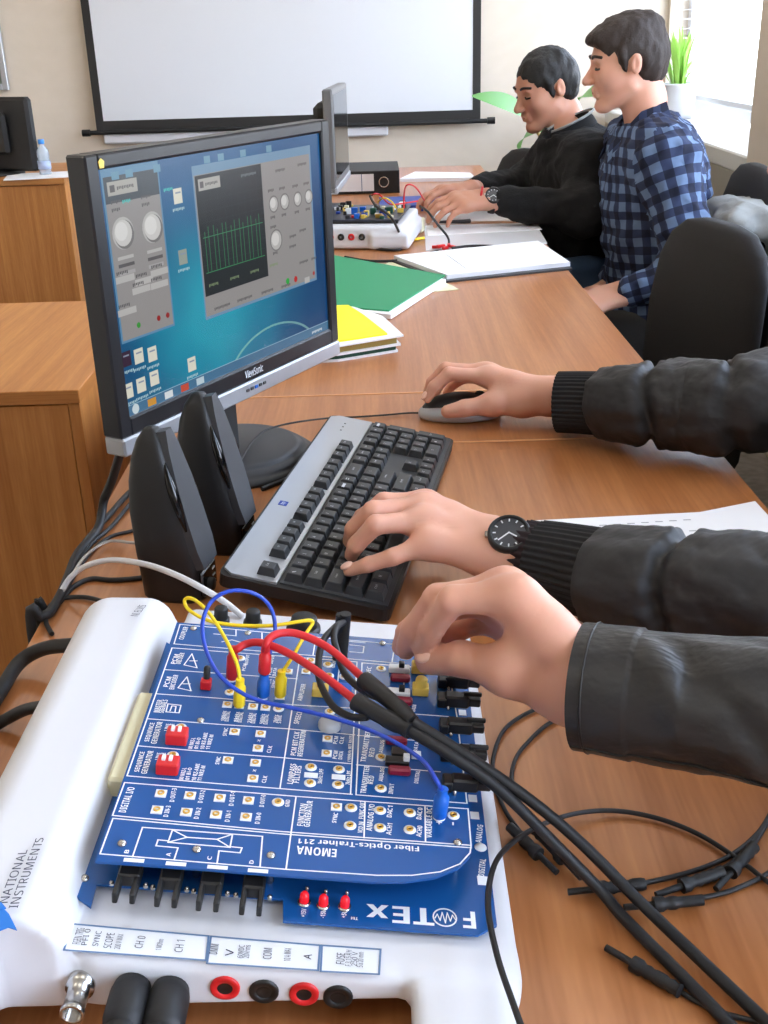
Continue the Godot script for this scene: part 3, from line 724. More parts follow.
	# plugs of the mains and data cables on its ridge side
	for q in [["power_cable", "thick black mains cable plugged into the workstation's ridge", 80, 645, [[46, 648], [20, 662], [0, 692], [-30, 740]], 0.0062, 0.0098], ["data_cable", "thinner black cable plugged into the ridge beside the mains cable", 48, 706, [[28, 709], [12, 716], [-10, 730], [-40, 760]], 0.0048, 0.0072]]:
		var p := P(q[2], q[3], 0.038); var x := thing(q[0], q[1], "cable", p)
		var inn := P(q[2] + 25, q[3] - 1, 0.038)
		part("plug", tubem(PackedVector3Array([inn, p.lerp(inn, 0.3), p, p + Vector3(-0.004, 0, 0)]), func(tt, _a): return q[6] * (1.0 if tt < 0.75 else 0.82), 14), mats["black_soft"], x, true)
		var pts := [p]; var hh := 0.036
		for w in q[4]: hh = maxf(q[5], hh - 0.012); pts.append(P(w[0], w[1], hh))
		part("cord", tubem(path(pts, 6), q[5], 12), mats["rubber"], x, true)

# ------------------------------------------------------------------ the blue trainer board
func build_board():
	var t := thing("trainer_board", "blue fibre optics trainer circuit board plugged onto the white workstation", "circuit board", BO, BB)
	var up := Vector3.UP
	var poly := PackedVector2Array()
	for q in [[176.8, 622.3], [95, 861], [204, 869], [300, 876.5], [370, 881.5], [405, 881.5], [436, 877], [458, 868], [470, 856], [473, 838]]: var p := B(q[0], q[1]); poly.append(Vector2(p.x, p.z))
	var fr := B(405, 642); poly.append(Vector2(0.2085, 0.02)); poly.append(Vector2(0.2085, fr.z * 0.0)); poly[poly.size() - 2] = Vector2(0.2085, 0.05)
	var ub := part("upper_board", prismm(poly, -0.0016, 0.0), mats["blue_board"], t)
	var lp := PackedVector2Array()
	for q in [[163, 640], [72, 893], [91, 907], [97, 884], [283, 899], [283, 921], [478, 935], [497, 925]]: var p := B(q[0], q[1], -0.018); lp.append(Vector2(p.x, p.z))
	lp.append(Vector2(0.222, 0.012)); lp.append(Vector2(0.0, 0.006))
	part("lower_board", prismm(lp, -0.0196, -0.018), mats["blue_board_low"], t)
	# white print: rules
	var ls := S(false); var y0 := Vector3(0, 0.00015, 0)
	var lines := [[[180, 624.5], [174, 644], [310, 655.5], [400, 663.5]], [[180, 624.5], [400, 645]], [[316, 637], [313, 655]], [[395, 645], [392, 662]],
		[[172, 648], [127, 776], [220, 784], [352, 794.5]], [[172, 648], [357, 662], [350.5, 794.5]], [[165.4, 669.8], [297, 679]], [[157, 694], [220, 698.5], [293, 705], [355, 708.5]], [[148.7, 719], [220, 724.6], [288, 729], [354.5, 735]], [[138, 746], [220, 753], [284, 758], [352, 764]], [[300, 656.5], [280, 788]],
		[[340, 662], [337.5, 684], [356, 685.5]], [[362, 663], [458, 671]], [[362, 663], [356, 795], [467, 803.5]], [[361, 685.5], [400, 689]], [[359, 710], [452, 717]], [[357.7, 735.5], [420, 741]], [[356.7, 765], [440, 772]], [[449, 672], [457, 717], [467, 803.5]], [[405, 667], [402, 712]],
		[[124.6, 782.7], [112.5, 815.6], [280, 831.6], [471, 845.5], [468, 809], [297, 796.6], [124.6, 782.7]], [[296, 797], [286, 869.5]], [[365, 802.5], [364, 838]], [[425, 807], [425.5, 842]],
		[[113, 818.5], [280, 834], [471, 848]], [[113, 818.5], [100, 854], [190, 861.5], [286, 869.5], [340, 873], [377, 875.5], [412, 875.5], [440, 872], [460, 864], [470, 853], [471, 846]],
		[[132.5, 857], [142.5, 827.5], [262.5, 836.5], [260, 867]], [[172.5, 830], [232.5, 834.5], [230, 847.5], [168, 842.5], [172.5, 830]], [[172.5, 830], [187, 837.5], [217, 839.5], [232.5, 834.5]], [[168, 842.5], [187, 837.5]], [[217, 839.5], [230, 847.5]], [[168, 841], [158, 840], [156, 846], [178, 848], [174, 860]], [[232, 847], [242, 848], [240, 853], [219, 851], [217, 864]],
		[[214, 634], [236, 636], [236, 630]], [[222, 642], [232, 640], [246, 644]], [[262, 633], [262, 640]], [[350, 645], [364, 646.5], [363, 653], [350, 652]], [[332, 640], [365, 643]],
		[[184, 665], [192, 654], [197, 668], [184, 665]], [[190, 661], [197, 661]], [[178, 688], [187, 677], [191, 691], [178, 688]], [[183, 684], [190, 684]], [[168, 704], [181, 705.5], [179, 713], [166, 712], [168, 704]], [[170, 711], [172, 706], [176, 706.5], [175, 712]]]
	for l in lines:
		var pts := []
		for q in l: pts.append(B(q[0], q[1]) + y0)
		strip(ls, pts, 0.00085, up)
	for q in [[134, 860.5], [176, 864], [217.5, 867.5], [258, 871]]:      # pads at the near edge
		var p := B(q[0], q[1]) + y0; box(ls, p, Vector3(0.0055, 0.00004, 0.0014))
	var low := Vector3(0, -0.0178, 0)
	for q in [[484, 881, 0.0038, 0.0036]]: var p := B(q[0], q[1], -0.018); p.y = low.y; box(ls, p, Vector3(q[2], 0.00005, q[3]))
	var pc := B(480.6, 847.5, -0.018); pc.y = low.y - 0.0001; lathe(ls, [Vector2(0.0038, 0), Vector2(0.0037, 0.0002), Vector2(0, 0.0002)], Transform3D(Basis.IDENTITY, pc), 16)
	for i in 9: var p := B(478 + i * 0.0, 680 + i * 17, -0.018); p.y = low.y; p.x = 0.2145; box(ls, p, Vector3(0.0032, 0.00005, 0.0035))
	part("printed_rules", ls, mats["print"], ub)
	var f0 := font; var f6 := SystemFont.new(); f6.font_names = PackedStringArray(["Droid Sans"]); f6.font_weight = 700; font = f6
	# white print: lettering, each [text, start pixel, end pixel, height]
	var ts := S(); var tw := S()
	var put := func(dst: SurfaceTool, s: String, u0: float, v0: float, u1: float, v1: float, h: float, dy: float):
		var a := B(u0, v0, dy); var b := B(u1, v1, dy); var r := (b - a).normalized()
		text(dst, s, (a + b) * 0.5 + Vector3(0, 0.0002, 0), r, up.cross(r), h, a.distance_to(b))
	for q in [["COUPLER", 181, 639.6, 186, 627, .0036], ["PCM", 173, 664, 177, 654.5, .0034], ["DECODER", 178, 664, 182.5, 653, .0034], ["PCM", 165.5, 687, 169.5, 677, .0034], ["ENCODER", 171.5, 689.5, 176, 675, .0034], ["MASTER", 156, 712.5, 160, 700, .0034], ["SIGNALS", 161, 713, 165.5, 700, .0034], ["SEQUENCE", 147, 741.7, 153, 723, .0036], ["GENERATOR", 153.5, 744, 160, 722, .0036], ["SEQUENCE", 137, 772, 143, 752, .0036], ["GENERATOR", 143.7, 774, 151, 751, .0036],
		["LINE", 166, 731, 168.3, 724, .0026], ["CODE", 170, 732, 172.5, 724, .0026], ["LINE", 157, 760, 159.3, 753, .0026], ["CODE", 161.5, 761, 164, 753, .0026],
		["00 NRZ-L", 190, 749, 193.5, 738, .0026], ["01 Bi-O", 195.8, 749, 199, 738, .0026], ["10 RZ-AMI", 202, 749.4, 206, 733, .0026], ["11 NRZ-M", 207.5, 749.4, 211.7, 735, .0026], ["00 NRZ-L", 181, 780, 184.5, 768, .0026], ["01 Bi-O", 187, 780, 190, 768, .0026], ["10 RZ-AMI", 193.5, 781, 198, 764, .0026], ["11 NRZ-M", 199, 781, 203.5, 766, .0026],
		["DIGITAL I/O", 122, 812.5, 131.5, 787.5, .0042], ["D OUT-3", 171.7, 802, 174.5, 788.5, .0028], ["D OUT-2", 200, 803, 203, 790.6, .0028], ["D OUT-1", 231, 806, 233, 792, .0028], ["D OUT-0", 261.5, 807, 263.5, 795, .0028], ["D IN-3", 165.5, 817, 168.5, 806, .0028], ["D IN-2", 196, 819, 199, 808, .0028], ["D IN-1", 227, 822, 229, 811, .0028], ["D IN-0", 257, 824, 259, 813, .0028], ["GND", 287, 807, 288, 800, .0026],
		["SYNC", 224.5, 736, 226.3, 728, .0026], ["SYNC", 217, 764.5, 219, 757, .0026], ["CLK", 268.5, 753, 270.5, 746, .0026], ["CLK", 263.5, 783, 265.5, 776, .0026], ["X", 258.5, 742, 259.5, 739.5, .002], ["X", 254, 772, 255, 769.5, .002],
		["100kHz", 222.5, 721, 224.5, 711, .0026], ["DIGITAL", 226.5, 721.5, 228.5, 711.5, .0026], ["8kHz", 235.5, 722, 237.5, 712, .0026], ["DIGITAL", 239.5, 722.5, 241.5, 712.5, .0026], ["2kHz", 249, 723, 250.5, 713, .0026], ["DIGITAL", 253, 723.5, 254.5, 713.5, .0026], ["500Hz", 261.5, 724, 263, 714, .0026], ["DIGITAL", 265.5, 724.5, 267, 714.5, .0026], ["2kHz", 275, 723, 276, 715, .0026], ["SINE", 279, 723.5, 280, 715.5, .0026],
		["SPEECH", 296, 724, 300, 711, .0036], ["AMPLIFIER", 299.5, 701, 303.7, 684, .0032], ["PCM BIT CLK", 293, 755.6, 297, 732, .0034], ["REGENERATION", 299.7, 756.5, 303.5, 731, .0034], ["LOWPASS", 289.8, 784, 293.5, 764, .0036], ["FILTERS", 295.8, 783, 299, 766, .0036], ["PCM", 335, 744, 336.5, 736.5, .0026], ["CLK", 341, 744, 342.5, 737, .0026], ["PCM", 334.5, 759, 336, 751, .0026], ["DATA", 340, 759.5, 341.5, 751.5, .0026], ["(100kHz BIT RATE)", 349, 762, 351, 735, .0024], ["3kHz LPF", 319.5, 784, 321.5, 769, .0028], ["7kHz LPF", 347.5, 785, 349, 771, .0028],
		["PCM", 243.5, 671, 245, 664, .0024], ["OUTPUT", 246, 665, 248, 655, .0024], ["PCM", 269.5, 675, 271, 668, .0024], ["DATA", 274, 676, 275.5, 668, .0024], ["CLK", 268, 687, 270, 679, .0024], ["SYNC", 273, 688, 275, 680, .0024], ["INPUT", 271, 664, 273, 656, .0024], ["IN 1", 266, 698, 267.5, 690, .0024],
		["CODEC", 366.5, 679, 369.5, 667, .0034], ["GAIN", 333, 668, 334.5, 661, .0024], ["TRANSMITTER", 363, 762, 368, 731, .0034], ["RED", 371, 757, 372.5, 748, .0034], ["TRANSMITTER", 363, 793.5, 367, 766, .0034], ["RED", 370, 784, 371.5, 776, .0034], ["ANALOG", 380.6, 753, 382.5, 740.5, .0026], ["ANALOG", 380.6, 781.5, 382.5, 768, .0026], ["INPUT", 390.5, 794, 392, 784, .0028], ["DIGITAL", 416, 783.5, 418, 771, .0026], ["DATA", 415, 752, 417, 742, .0026], ["GAIN", 413, 712, 414.5, 705, .0026],
		["FUNCTION", 300, 826, 303.5, 804, .0036], ["GENERATOR", 306.5, 827, 310, 801, .0036], ["SYNC", 334, 823, 336, 813, .0026], ["FUNC OUT", 361, 819, 362.5, 801, .0028], ["VCO IN", 360, 833, 361.5, 822, .0028], ["ANALOG I/O", 369, 831, 372, 804.5, .0034], ["DAC1", 389, 817.5, 390.5, 806, .003], ["ACH1", 388.5, 835, 390, 823.5, .003], ["DAC0", 418.7, 819.5, 420.3, 808, .003], ["ACH0", 418.5, 837, 420, 826, .003], ["VARIABLE DC", 428.8, 838, 429.3, 808, .0034], ["+", 439, 824.5, 439, 820.5, .0034], ["-", 453, 825.5, 453, 822.5, .0009],
		["B", 126, 853.5, 127.5, 850, .0024], ["A", 168, 856.5, 169, 853, .0024], ["C", 209, 860, 210, 856.5, .0024], ["D", 251, 864, 252, 860.5, .0024], ["Fiber Optics-Trainer 211", 419, 848.5, 298.6, 840.5, .0056]]:
		put.call(ts, q[0], q[1], q[2], q[3], q[4], q[5], 0.0)
	var thin := font; var bold := SystemFont.new(); bold.font_names = PackedStringArray(["Droid Sans"]); bold.font_weight = 800; font = bold
	put.call(ts, "EMONA", 336.5, 853.5, 296.5, 850.0, 0.0066, 0.0)
	for q in [["F", 475.5, 920.5, 462.5, 919.5, .0125], ["TEx", 434, 917.5, 366, 912.5, .0125]]: put.call(tw, q[0], q[1], q[2], q[3], q[4], q[5], -0.018)
	font = thin
	for q in [["TM", 358, 919, 351, 918.3, .002], ["ANALOG", 478.3, 843, 480.3, 825, .0036], ["DIGITAL", 481, 876.5, 483, 859, .0036], ["+15V", 303, 917, 304, 909, .0026], ["-15V", 322.5, 918, 323.5, 910, .0026], ["+5V", 343.5, 918, 344.5, 911, .0026], ["FOTEx 211", 84, 862, 92, 842, .0024]]:
		put.call(tw, q[0], q[1], q[2], q[3], q[4], q[5], -0.018)
	part("printed_lettering", ts.commit(), mats["print"], ub)
	font = f0
	# round badge between F and T
	var bd := S(); var bc := B(444.8, 917.5, -0.018); bc.y = -0.018
	lathe(bd, [Vector2(0.0068, 0), Vector2(0.0068, 0.0002), Vector2(0.0060, 0.0002), Vector2(0.0060, 0)], Transform3D(Basis.IDENTITY, bc), 28)
	var wv := []
	for i in 9: wv.append(bc + Vector3(-0.0055 + i * 0.0014, 0.00025, 0.0042 * (1 if i % 2 == 0 else -1) * (1.0 - absf(i - 4) / 5.5)))
	strip(bd, wv, 0.0006, up); part("badge", bd, mats["print"], t)
	part("name_lettering", tw.commit(), mats["print"], t)
	# sockets
	var sq := S(false); box(sq, Vector3(0, 0.0004, 0), Vector3(0.0032, 0.0004, 0.0032)); var sqm := fin(sq)
	var rd := fin(lathem([Vector2(0.0037, 0), Vector2(0.0036, 0.0006), Vector2(0.0019, 0.0006)], Transform3D.IDENTITY, 18))
	var ring := fin(lathem([Vector2(0.0021, 0), Vector2(0.0021, 0.0014), Vector2(0.0012, 0.0016), Vector2(0.0010, 0.0004)], Transform3D.IDENTITY, 14))
	var hole := fin(lathem([Vector2(0.0011, 0.0005), Vector2(0, 0.0005)], Transform3D.IDENTITY, 10))
	for q in [[227.4, 705, 0], [239.5, 706, 0], [253, 707, 0], [265.5, 708, 0], [278.5, 709, 1], [230, 692.5, 1], [232, 679.5, 1], [240, 658.5, 1], [264, 660, 1], [280, 697, 0], [288, 672, 0], [263, 697, 0], [234.6, 732.3, 0], [260.6, 734.3, 0], [258, 748.7, 0], [228, 760.7, 0], [255.5, 763.3, 0], [252.8, 779, 0], [327.5, 739.2, 0], [326.6, 753.8, 0], [311, 767.5, 1], [310, 783.3, 1], [339, 769.7, 1], [338, 785, 1], [330, 712, 1], [181, 727.5, 1], [172.7, 755.5, 1], [161, 794, 0], [190, 796, 0], [219.7, 798.5, 0], [248.5, 801, 0], [157, 810.4, 0], [186.3, 812.7, 0], [216, 815, 0], [246, 817.5, 0], [278, 802.5, 1], [336.4, 807.5, 0], [351, 808, 1], [350, 825.8, 1], [380, 810.7, 1], [380, 828, 1], [409.8, 813, 1], [409.8, 830, 1], [453.4, 815.8, 1], [439, 817.5, 1], [381, 669, 1], [328, 665, 1], [329, 676, 1], [344, 677, 1], [311, 661, 0], [381, 757.6, 1], [380.7, 788.7, 1], [306, 672, 0], [346, 665, 1]]:
		var o := part("test_socket", sqm if q[2] == 0 else rd, mats["print"], ub); o.position = B(q[0], q[1])
		part("contact", ring, mats["gold"], o); part("bore", hole, mats["black"], o)
	for q in [[311, 775.6], [338.5, 777.5]]:
		var s := S(false); var p := B(q[0], q[1]); box(s, p + Vector3(0, 0.0003, 0), Vector3(0.0042, 0.0003, 0.0022)); part("filter_symbol", s, mats["print"], ub)
	# screws with standoffs
	var scr := fin(lathem([Vector2(0.0026, 0), Vector2(0.0026, 0.0009), Vector2(0.0016, 0.0019), Vector2(0, 0.0021)], Transform3D.IDENTITY, 14))
	var off := fin(lathem([Vector2(0.0024, -0.018), Vector2(0.0024, -0.0016)], Transform3D.IDENTITY, 8))
	for q in [[193.5, 629], [248, 633.7], [382.5, 644], [200.8, 721], [122, 844], [197, 850], [271, 856], [457.6, 843]]:
		var o := part("screw", scr, mats["steel"], t); o.position = B(q[0], q[1]); part("standoff", off, mats["steel"], o)
	var o2 := part("screw", scr, mats["steel"], t); o2.position = B(84.6, 879, -0.018)
	# supply lamps on the lower board
	var lm := mat("led", C(214, 26, 40), 0.2); lm.emission_enabled = true; lm.emission = C(255, 30, 40); lm.emission_energy_multiplier = 0.35
	for q in [[304, 903], [323, 906], [344.5, 907.5]]:
		var p := B(q[0], q[1], -0.018); p.y = -0.018
		var o := part("supply_lamp", lathem([Vector2(0.0026, 0), Vector2(0.0026, 0.0045), Vector2(0.0024, 0.0062), Vector2(0.0014, 0.0076), Vector2(0, 0.008)], Transform3D.IDENTITY, 14), lm, t); o.position = p
		part("collar", lathem([Vector2(0.0036, 0), Vector2(0.0036, 0.0012), Vector2(0.0026, 0.0014)], Transform3D.IDENTITY, 14), mats["steel"], o)
		part("pin", lathem([Vector2(0.001, 0), Vector2(0.001, 0.003), Vector2(0, 0.0034)], Transform3D(Basis.IDENTITY, Vector3(0.001, 0, -0.009)), 8), mats["steel"], o)
	# forked fibre clamps under the near edge, with their solder pins
	for q in [[127.5, 884], [169, 888], [210, 892], [252.5, 896]]:
		var p := B(q[0], q[1], -0.010); p.y = -0.010
		var s := S(false)
		for sx in [-1, 1]: box(s, Vector3(sx * 0.0046, 0, 0.004), Vector3(0.0014, 0.0035, 0.0075), 0.0006)
		box(s, Vector3(0, 0, -0.008), Vector3(0.006, 0.0042, 0.006), 0.001)
		var o := part("fibre_clamp", s, mats["black"], t); o.position = p
		for sx in [-1, 1]: part("pin", lathem([Vector2(0.0014, 0), Vector2(0.0014, 0.002), Vector2(0, 0.003)], Transform3D(Basis.IDENTITY, Vector3(sx * 0.0092, -0.004, -0.003)), 8), mats["steel"], o)
	# fibre connector blocks along the seat side
	for q in [[460, 679], [460, 698], [463, 724], [465, 751], [468, 781]]:
		var p := B(q[0], q[1], 0.006); p.y = 0.0
		var s := S(false); box(s, Vector3(-0.002, 0.0045, 0), Vector3(0.0085, 0.0045, 0.0046), 0.0012); box(s, Vector3(0.0095, 0.0042, 0), Vector3(0.0048, 0.0030, 0.0034), 0.0008); box(s, Vector3(-0.0125, 0.0035, 0), Vector3(0.003, 0.0035, 0.0056), 0.0008)
		var o := part("fibre_connector", s, mats["black"], t); o.position = p
		part("lever", boxm(Vector3(0.0085, 0.0098, 0), Vector3(0.0062, 0.0014, 0.0014), 0.0005), mats["black_soft"], o)
		part("pin", lathem([Vector2(0.0011, 0), Vector2(0.0011, 0.003), Vector2(0, 0.0036)], Transform3D(Basis.IDENTITY, Vector3(-0.008, 0, 0.0068)), 8), mats["steel"], o)
	# red coding switches
	for q in [[177, 741], [168, 770.5]]:
		var p := B(q[0], q[1]); var o := part("coding_switch", boxm(Vector3(0, 0.004, 0), Vector3(0.0066, 0.004, 0.0054), 0.0007), mats["red_plug"], t); o.position = p
		for i in 2: part("slider", boxm(Vector3(-0.0028 + i * 0.0042, 0.0085, -0.001), Vector3(0.0011, 0.0012, 0.0022), 0.0003), mats["print"], o)
	# two-pole toggle next to the encoder field
	var en := part("jumper_switch", boxm(Vector3(0, 0.0035, 0), Vector3(0.0036, 0.0035, 0.0036), 0.0008), mats["red_plug"], t); en.position = B(206, 688)
	part("lever", lathem([Vector2(0.0022, 0.006), Vector2(0.0024, 0.014), Vector2(0.0018, 0.0156), Vector2(0, 0.016)], Transform3D(Basis(Vector3.RIGHT, -0.25), Vector3.ZERO), 12), mats["black"], en)
	# slide switches with maroon caps, yellow trimmers, microphone
	for q in [[399, 671, 1], [399, 695, 1], [397, 764, 0]]:
		var o := part("slide_switch", boxm(Vector3(0, 0.002, 0), Vector3(0.0075, 0.002, 0.0036), 0.0006), mats["print"] if q[2] == 1 else mats["black"], t); o.position = B(q[0], q[1])
		part("slider", boxm(Vector3(0.0015 if q[2] == 1 else 0.0055, 0.0055, 0), Vector3(0.002, 0.002, 0.0022), 0.0004), mats["black"] if q[2] == 1 else mats["print"], o)
	for q in [[400, 681], [402, 704], [396, 744], [399, 774]]:
		var o := part("jumper_cap", boxm(Vector3(0, 0.0026, 0), Vector3(0.007, 0.0026, 0.0028), 0.0012), mats["maroon"], t); o.position = B(q[0], q[1])
	for q in [[420, 693, 1], [419, 671, 1], [320, 694, 0]]:
		var o := part("trimmer", boxm(Vector3(0, 0.0032, 0), Vector3(0.0056, 0.0032, 0.0048), 0.0006), mats["yellow_trim"], t); o.position = B(q[0], q[1])
		if q[2] == 1: part("knob", lathem([Vector2(0.0044, 0.006), Vector2(0.0042, 0.0115), Vector2(0.0036, 0.0125), Vector2(0, 0.0125)], Transform3D.IDENTITY, 16), mats["yellow_trim"], o)
		else: part("screw_slot", lathem([Vector2(0.0028, 0.0062), Vector2(0.0028, 0.0074), Vector2(0, 0.0074)], Transform3D.IDENTITY, 12), mats["gold"], o)
	var mic := part("microphone", lathem([Vector2(0.0075, 0), Vector2(0.0076, 0.0035), Vector2(0.006, 0.006), Vector2(0.003, 0.0072), Vector2(0, 0.0074)], Transform3D.IDENTITY, 20), mat("mic_grey", C(186, 190, 196), 0.5), t); mic.position = B(329.5, 727)
	for q in [[399, 754, 0.005, 0.004, "black"], [345, 690, 0.0045, 0.005, "blue_plug"], [416, 757, 0.003, 0.003, "print"]]:
		var o := part("chip", boxm(Vector3(0, 0.0015, 0), Vector3(q[2], 0.0015, q[3]), 0.0004), mats[q[4]], t); o.position = B(q[0], q[1])

# ------------------------------------------------------------------ wires and leads on the board
func plug(parent: Node, m: Material, foot: Vector3, top: Vector3, r := 0.0034):
	var d := top - foot
	part("plug", tubem(PackedVector3Array([foot + d * 0.04, foot + d * 0.1, foot + d * 0.72, foot + d * 0.78, foot + d]), func(tt, _a): return r * (0.8 if tt < 0.05 else (1.0 if tt < 0.76 else 0.72)), 12), m, parent, true)
func bpath(l: Array) -> Array:
	var o := []
	for q in l: o.append(BW(B(q[0], q[1], q[2])))
	return o
func build_wires():
	var f1 := BW(B(239, 707, 0)); var t1 := BW(B(240, 681.5, 0.020)); t1 = f1 + BB.y * 0.022
	var y := thing("patch_wire", "yellow patch wire looping between two yellow plugs on the trainer", "wire", f1)
	var f2 := BW(B(280, 697, 0)); var t2 := f2 + BB.y * 0.021
	plug(y, mats["yellow_plug"], f1, t1, 0.0040); plug(y, mats["yellow_plug"], f2, t2, 0.0040)
	var pts := [t1 - BB.y * 0.002] + bpath([[237, 664, .029], [226, 640, .037], [212, 617, .044], [199, 603, .048], [189, 598, .048], [184.5, 601, .045], [188, 609, .041], [200, 617, .038], [216, 622.5, .037], [240, 625.5, .037], [272, 625.5, .040], [300, 621.5, .043], [310, 620.5, .043], [312.5, 623.5, .041], [305, 635, .037], [293, 656, .030]]) + [t2 - BB.y * 0.002]
	part("wire", tubem(path(pts, 6), 0.0013, 8), mats["yellow_plug"], y, true)
	var g1 := BW(B(439, 817.5, 0)); var g2 := BW(B(263, 697, 0)); var h1 := g1 + BB.y * 0.021; var h2 := g2 + BB.y * 0.018
	var b := thing("patch_wire", "blue patch wire with blue plugs arching across the whole trainer", "wire", g1)
	plug(b, mats["blue_plug"], g1, h1, 0.0046); plug(b, mats["blue_plug"], g2, h2, 0.0044)
	pts = [h1 - BB.y * 0.002] + bpath([[436, 780, .027], [424, 762, .028], [400, 745, .027], [370, 730.5, .026], [330, 717, .024], [290, 707.5, .022], [262, 701.5, .022], [241, 692.5, .025], [222, 678, .031], [210, 660, .037], [203.5, 640, .043], [203, 620, .051], [211, 602, .060], [226, 592, .066], [245, 591, .066], [262, 598, .060], [272, 611, .050], [275, 630, .038], [270, 652, .027]]) + [h2 - BB.y * 0.002]
	part("wire", tubem(path(pts, 6), 0.0014, 8), mats["blue_wire"], b, true)
	# two oscilloscope leads: red tip lead, black earth lead, moulded joint, long cable
	var lead := func(label: String, foot: Vector3, len: float, red: Array, blk: Array, joint: Array, cable: Array):
		var t := thing("scope_lead", label, "cable", foot)
		var top: Vector3 = foot + BB.y * len
		plug(t, mats["red_plug"], foot, top, 0.0042)
		part("red_lead", tubem(path([top - BB.y * 0.002] + bpath(red), 6), 0.0027, 10), mats["red_lead"], t, true)
		part("black_lead", tubem(path(bpath(blk), 6), 0.0024, 10), mats["rubber"], t, true)
		var j := path(bpath(joint), 8)
		part("moulded_joint", tubem(j, func(tt, _a): return 0.0062 - 0.0016 * tt + (0.0007 if tt > 0.6 and int(tt * 24) % 2 == 0 else 0.0), 12), mats["rubber"], t, true)
		var cp := [j[-1]]
		for q in cable: cp.append(P(q[0], q[1], q[2]))
		part("cable", tubem(path(cp, 8), 0.0036, 10), mats["rubber"], t, true)
		var bp: Array = bpath([blk[0]])
		var bd: Vector3 = bp[0]
		part("black_plug", tubem(PackedVector3Array([bd - BB.y * 0.03 + BB.z * 0.002, bd - BB.y * 0.012, bd, bd + BB.y * 0.006]), 0.0042, 12), mats["black_soft"], t, true)
	lead.call("scope lead whose red plug stands directly in the trainer", BW(B(232, 679.5)), 0.026, [[236, 650, .033], [246, 644, .036], [262, 643, .038], [290, 654, .036], [325, 677, .033], [357, 702, .029]], [[341, 622, .030], [332, 630, .036], [323, 641, .034], [318.5, 660, .027], [320, 682, .021], [333, 706, .019], [352, 717, .022], [368, 717, .026]], [[356, 701.5, .029], [380, 715, .029], [410, 731, .029]], [[450, 755, .085], [500, 790, .066], [556, 845, .036], [600, 890, .012], [624, 918, .006], [674, 968, .005], [725, 1020, .005], [790, 1090, .005]])
	lead.call("scope lead whose red plug is stacked on the blue plug", BW(B(263, 697)) + BB.y * 0.0185, 0.020, [[266, 645, .044], [270, 638, .047], [281, 633, .048], [300, 634.5, .047], [330, 649, .042], [366, 681, .034]], [[345, 621, .032], [337, 627, .038], [334, 638, .036], [338, 654, .030], [345, 674, .025], [362, 690, .026], [376, 697, .030]], [[364, 680, .034], [388, 699, .034], [413, 722, .033]], [[470, 758, .080], [530, 800, .058], [580, 842, .036], [640, 902, .012], [690, 950, .007], [764, 1020, .005], [820, 1075, .005]])
	# thin black cable arching over the corner of the workstation
	var lp := []
	for q in [[530, 1050, .07], [514, 1006, .066], [497, 955, .062], [488, 905, .058], [494, 866, .05], [511, 844, .038], [541, 825, .02], [578, 813, .008], [618, 811, .004], [660, 819, .003], [700, 835, .003], [738, 859, .003], [768, 882, .003], [800, 905, .003]]: lp.append(P(q[0], q[1], q[2]))
	single("thin_cable", tubem(path(lp, 8), 0.0017, 8), mats["rubber"], "thin black cable arching over the near corner of the workstation", "cable")
	# loose test leads with stiff prods on the table
	var prods := [
		["test lead coiled beside the workstation, prod nearest its edge", [557, 872.5], [541, 857], [[520, 832], [506, 812], [495, 785], [493, 760], [502, 733], [520, 717], [547, 706], [590, 702]]],
		["test lead coiled beside the workstation, prod under the scope cables", [581, 878], [566, 862], [[548, 838], [524, 810], [512, 782], [516, 758], [530, 740], [548, 724], [570, 714], [600, 708]]],
		["test lead whose prod points at the workstation, cord sweeping wide", [568, 892], [606, 888], [[640, 884], [672, 877], [705, 867], [733, 854], [757, 834], [772, 810], [790, 770]]],
		["test lead with ribbed prod between the two sweeping cords", [656, 895], [690, 883], [[712, 874], [730, 864], [748, 847], [766, 824], [785, 790]]],
		["test lead with short prod close under the leather sleeve", [716, 889], [733, 870], [[745, 855], [758, 838], [772, 815], [790, 790]]],
		["test lead whose prod ends under the thicker scope cable", [624, 907.5], [660, 904], [[690, 900], [720, 894], [745, 885], [768, 873], [800, 850]]],
		["test lead with prod lying alone on the open table", [606, 947.5], [644, 970], [[675, 988], [694, 1000], [720, 1012], [750, 1020], [790, 1030]]]]
	for q in prods:
		var tip := P(q[1][0], q[1][1], 0.0035); var bd := P(q[2][0], q[2][1], 0.0045); var dir := (bd - tip).normalized()
		var t := thing("test_lead", q[0], "test lead", tip)
		part("prod", tubem(PackedVector3Array([tip, tip + dir * 0.024]), 0.0021, 10), mats["black_soft"], t, true)
		var gp := PackedVector3Array()
		for i in 13: gp.append(tip + dir * (0.018 + i * 0.0025))
		part("grip", tubem(gp, func(tt, _a): return 0.0034 + (0.0007 if int(tt * 12.0) % 2 == 0 and tt > 0.3 else 0.0) + (0.0014 if tt < 0.2 else 0.0), 12), mats["rubber"], t, true)
		var cp := [tip + dir * 0.046]
		for w in q[3]: cp.append(P(w[0], w[1], 0.0024))
		part("cord", tubem(path(cp, 6), 0.0016, 8), mats["rubber"], t, true)

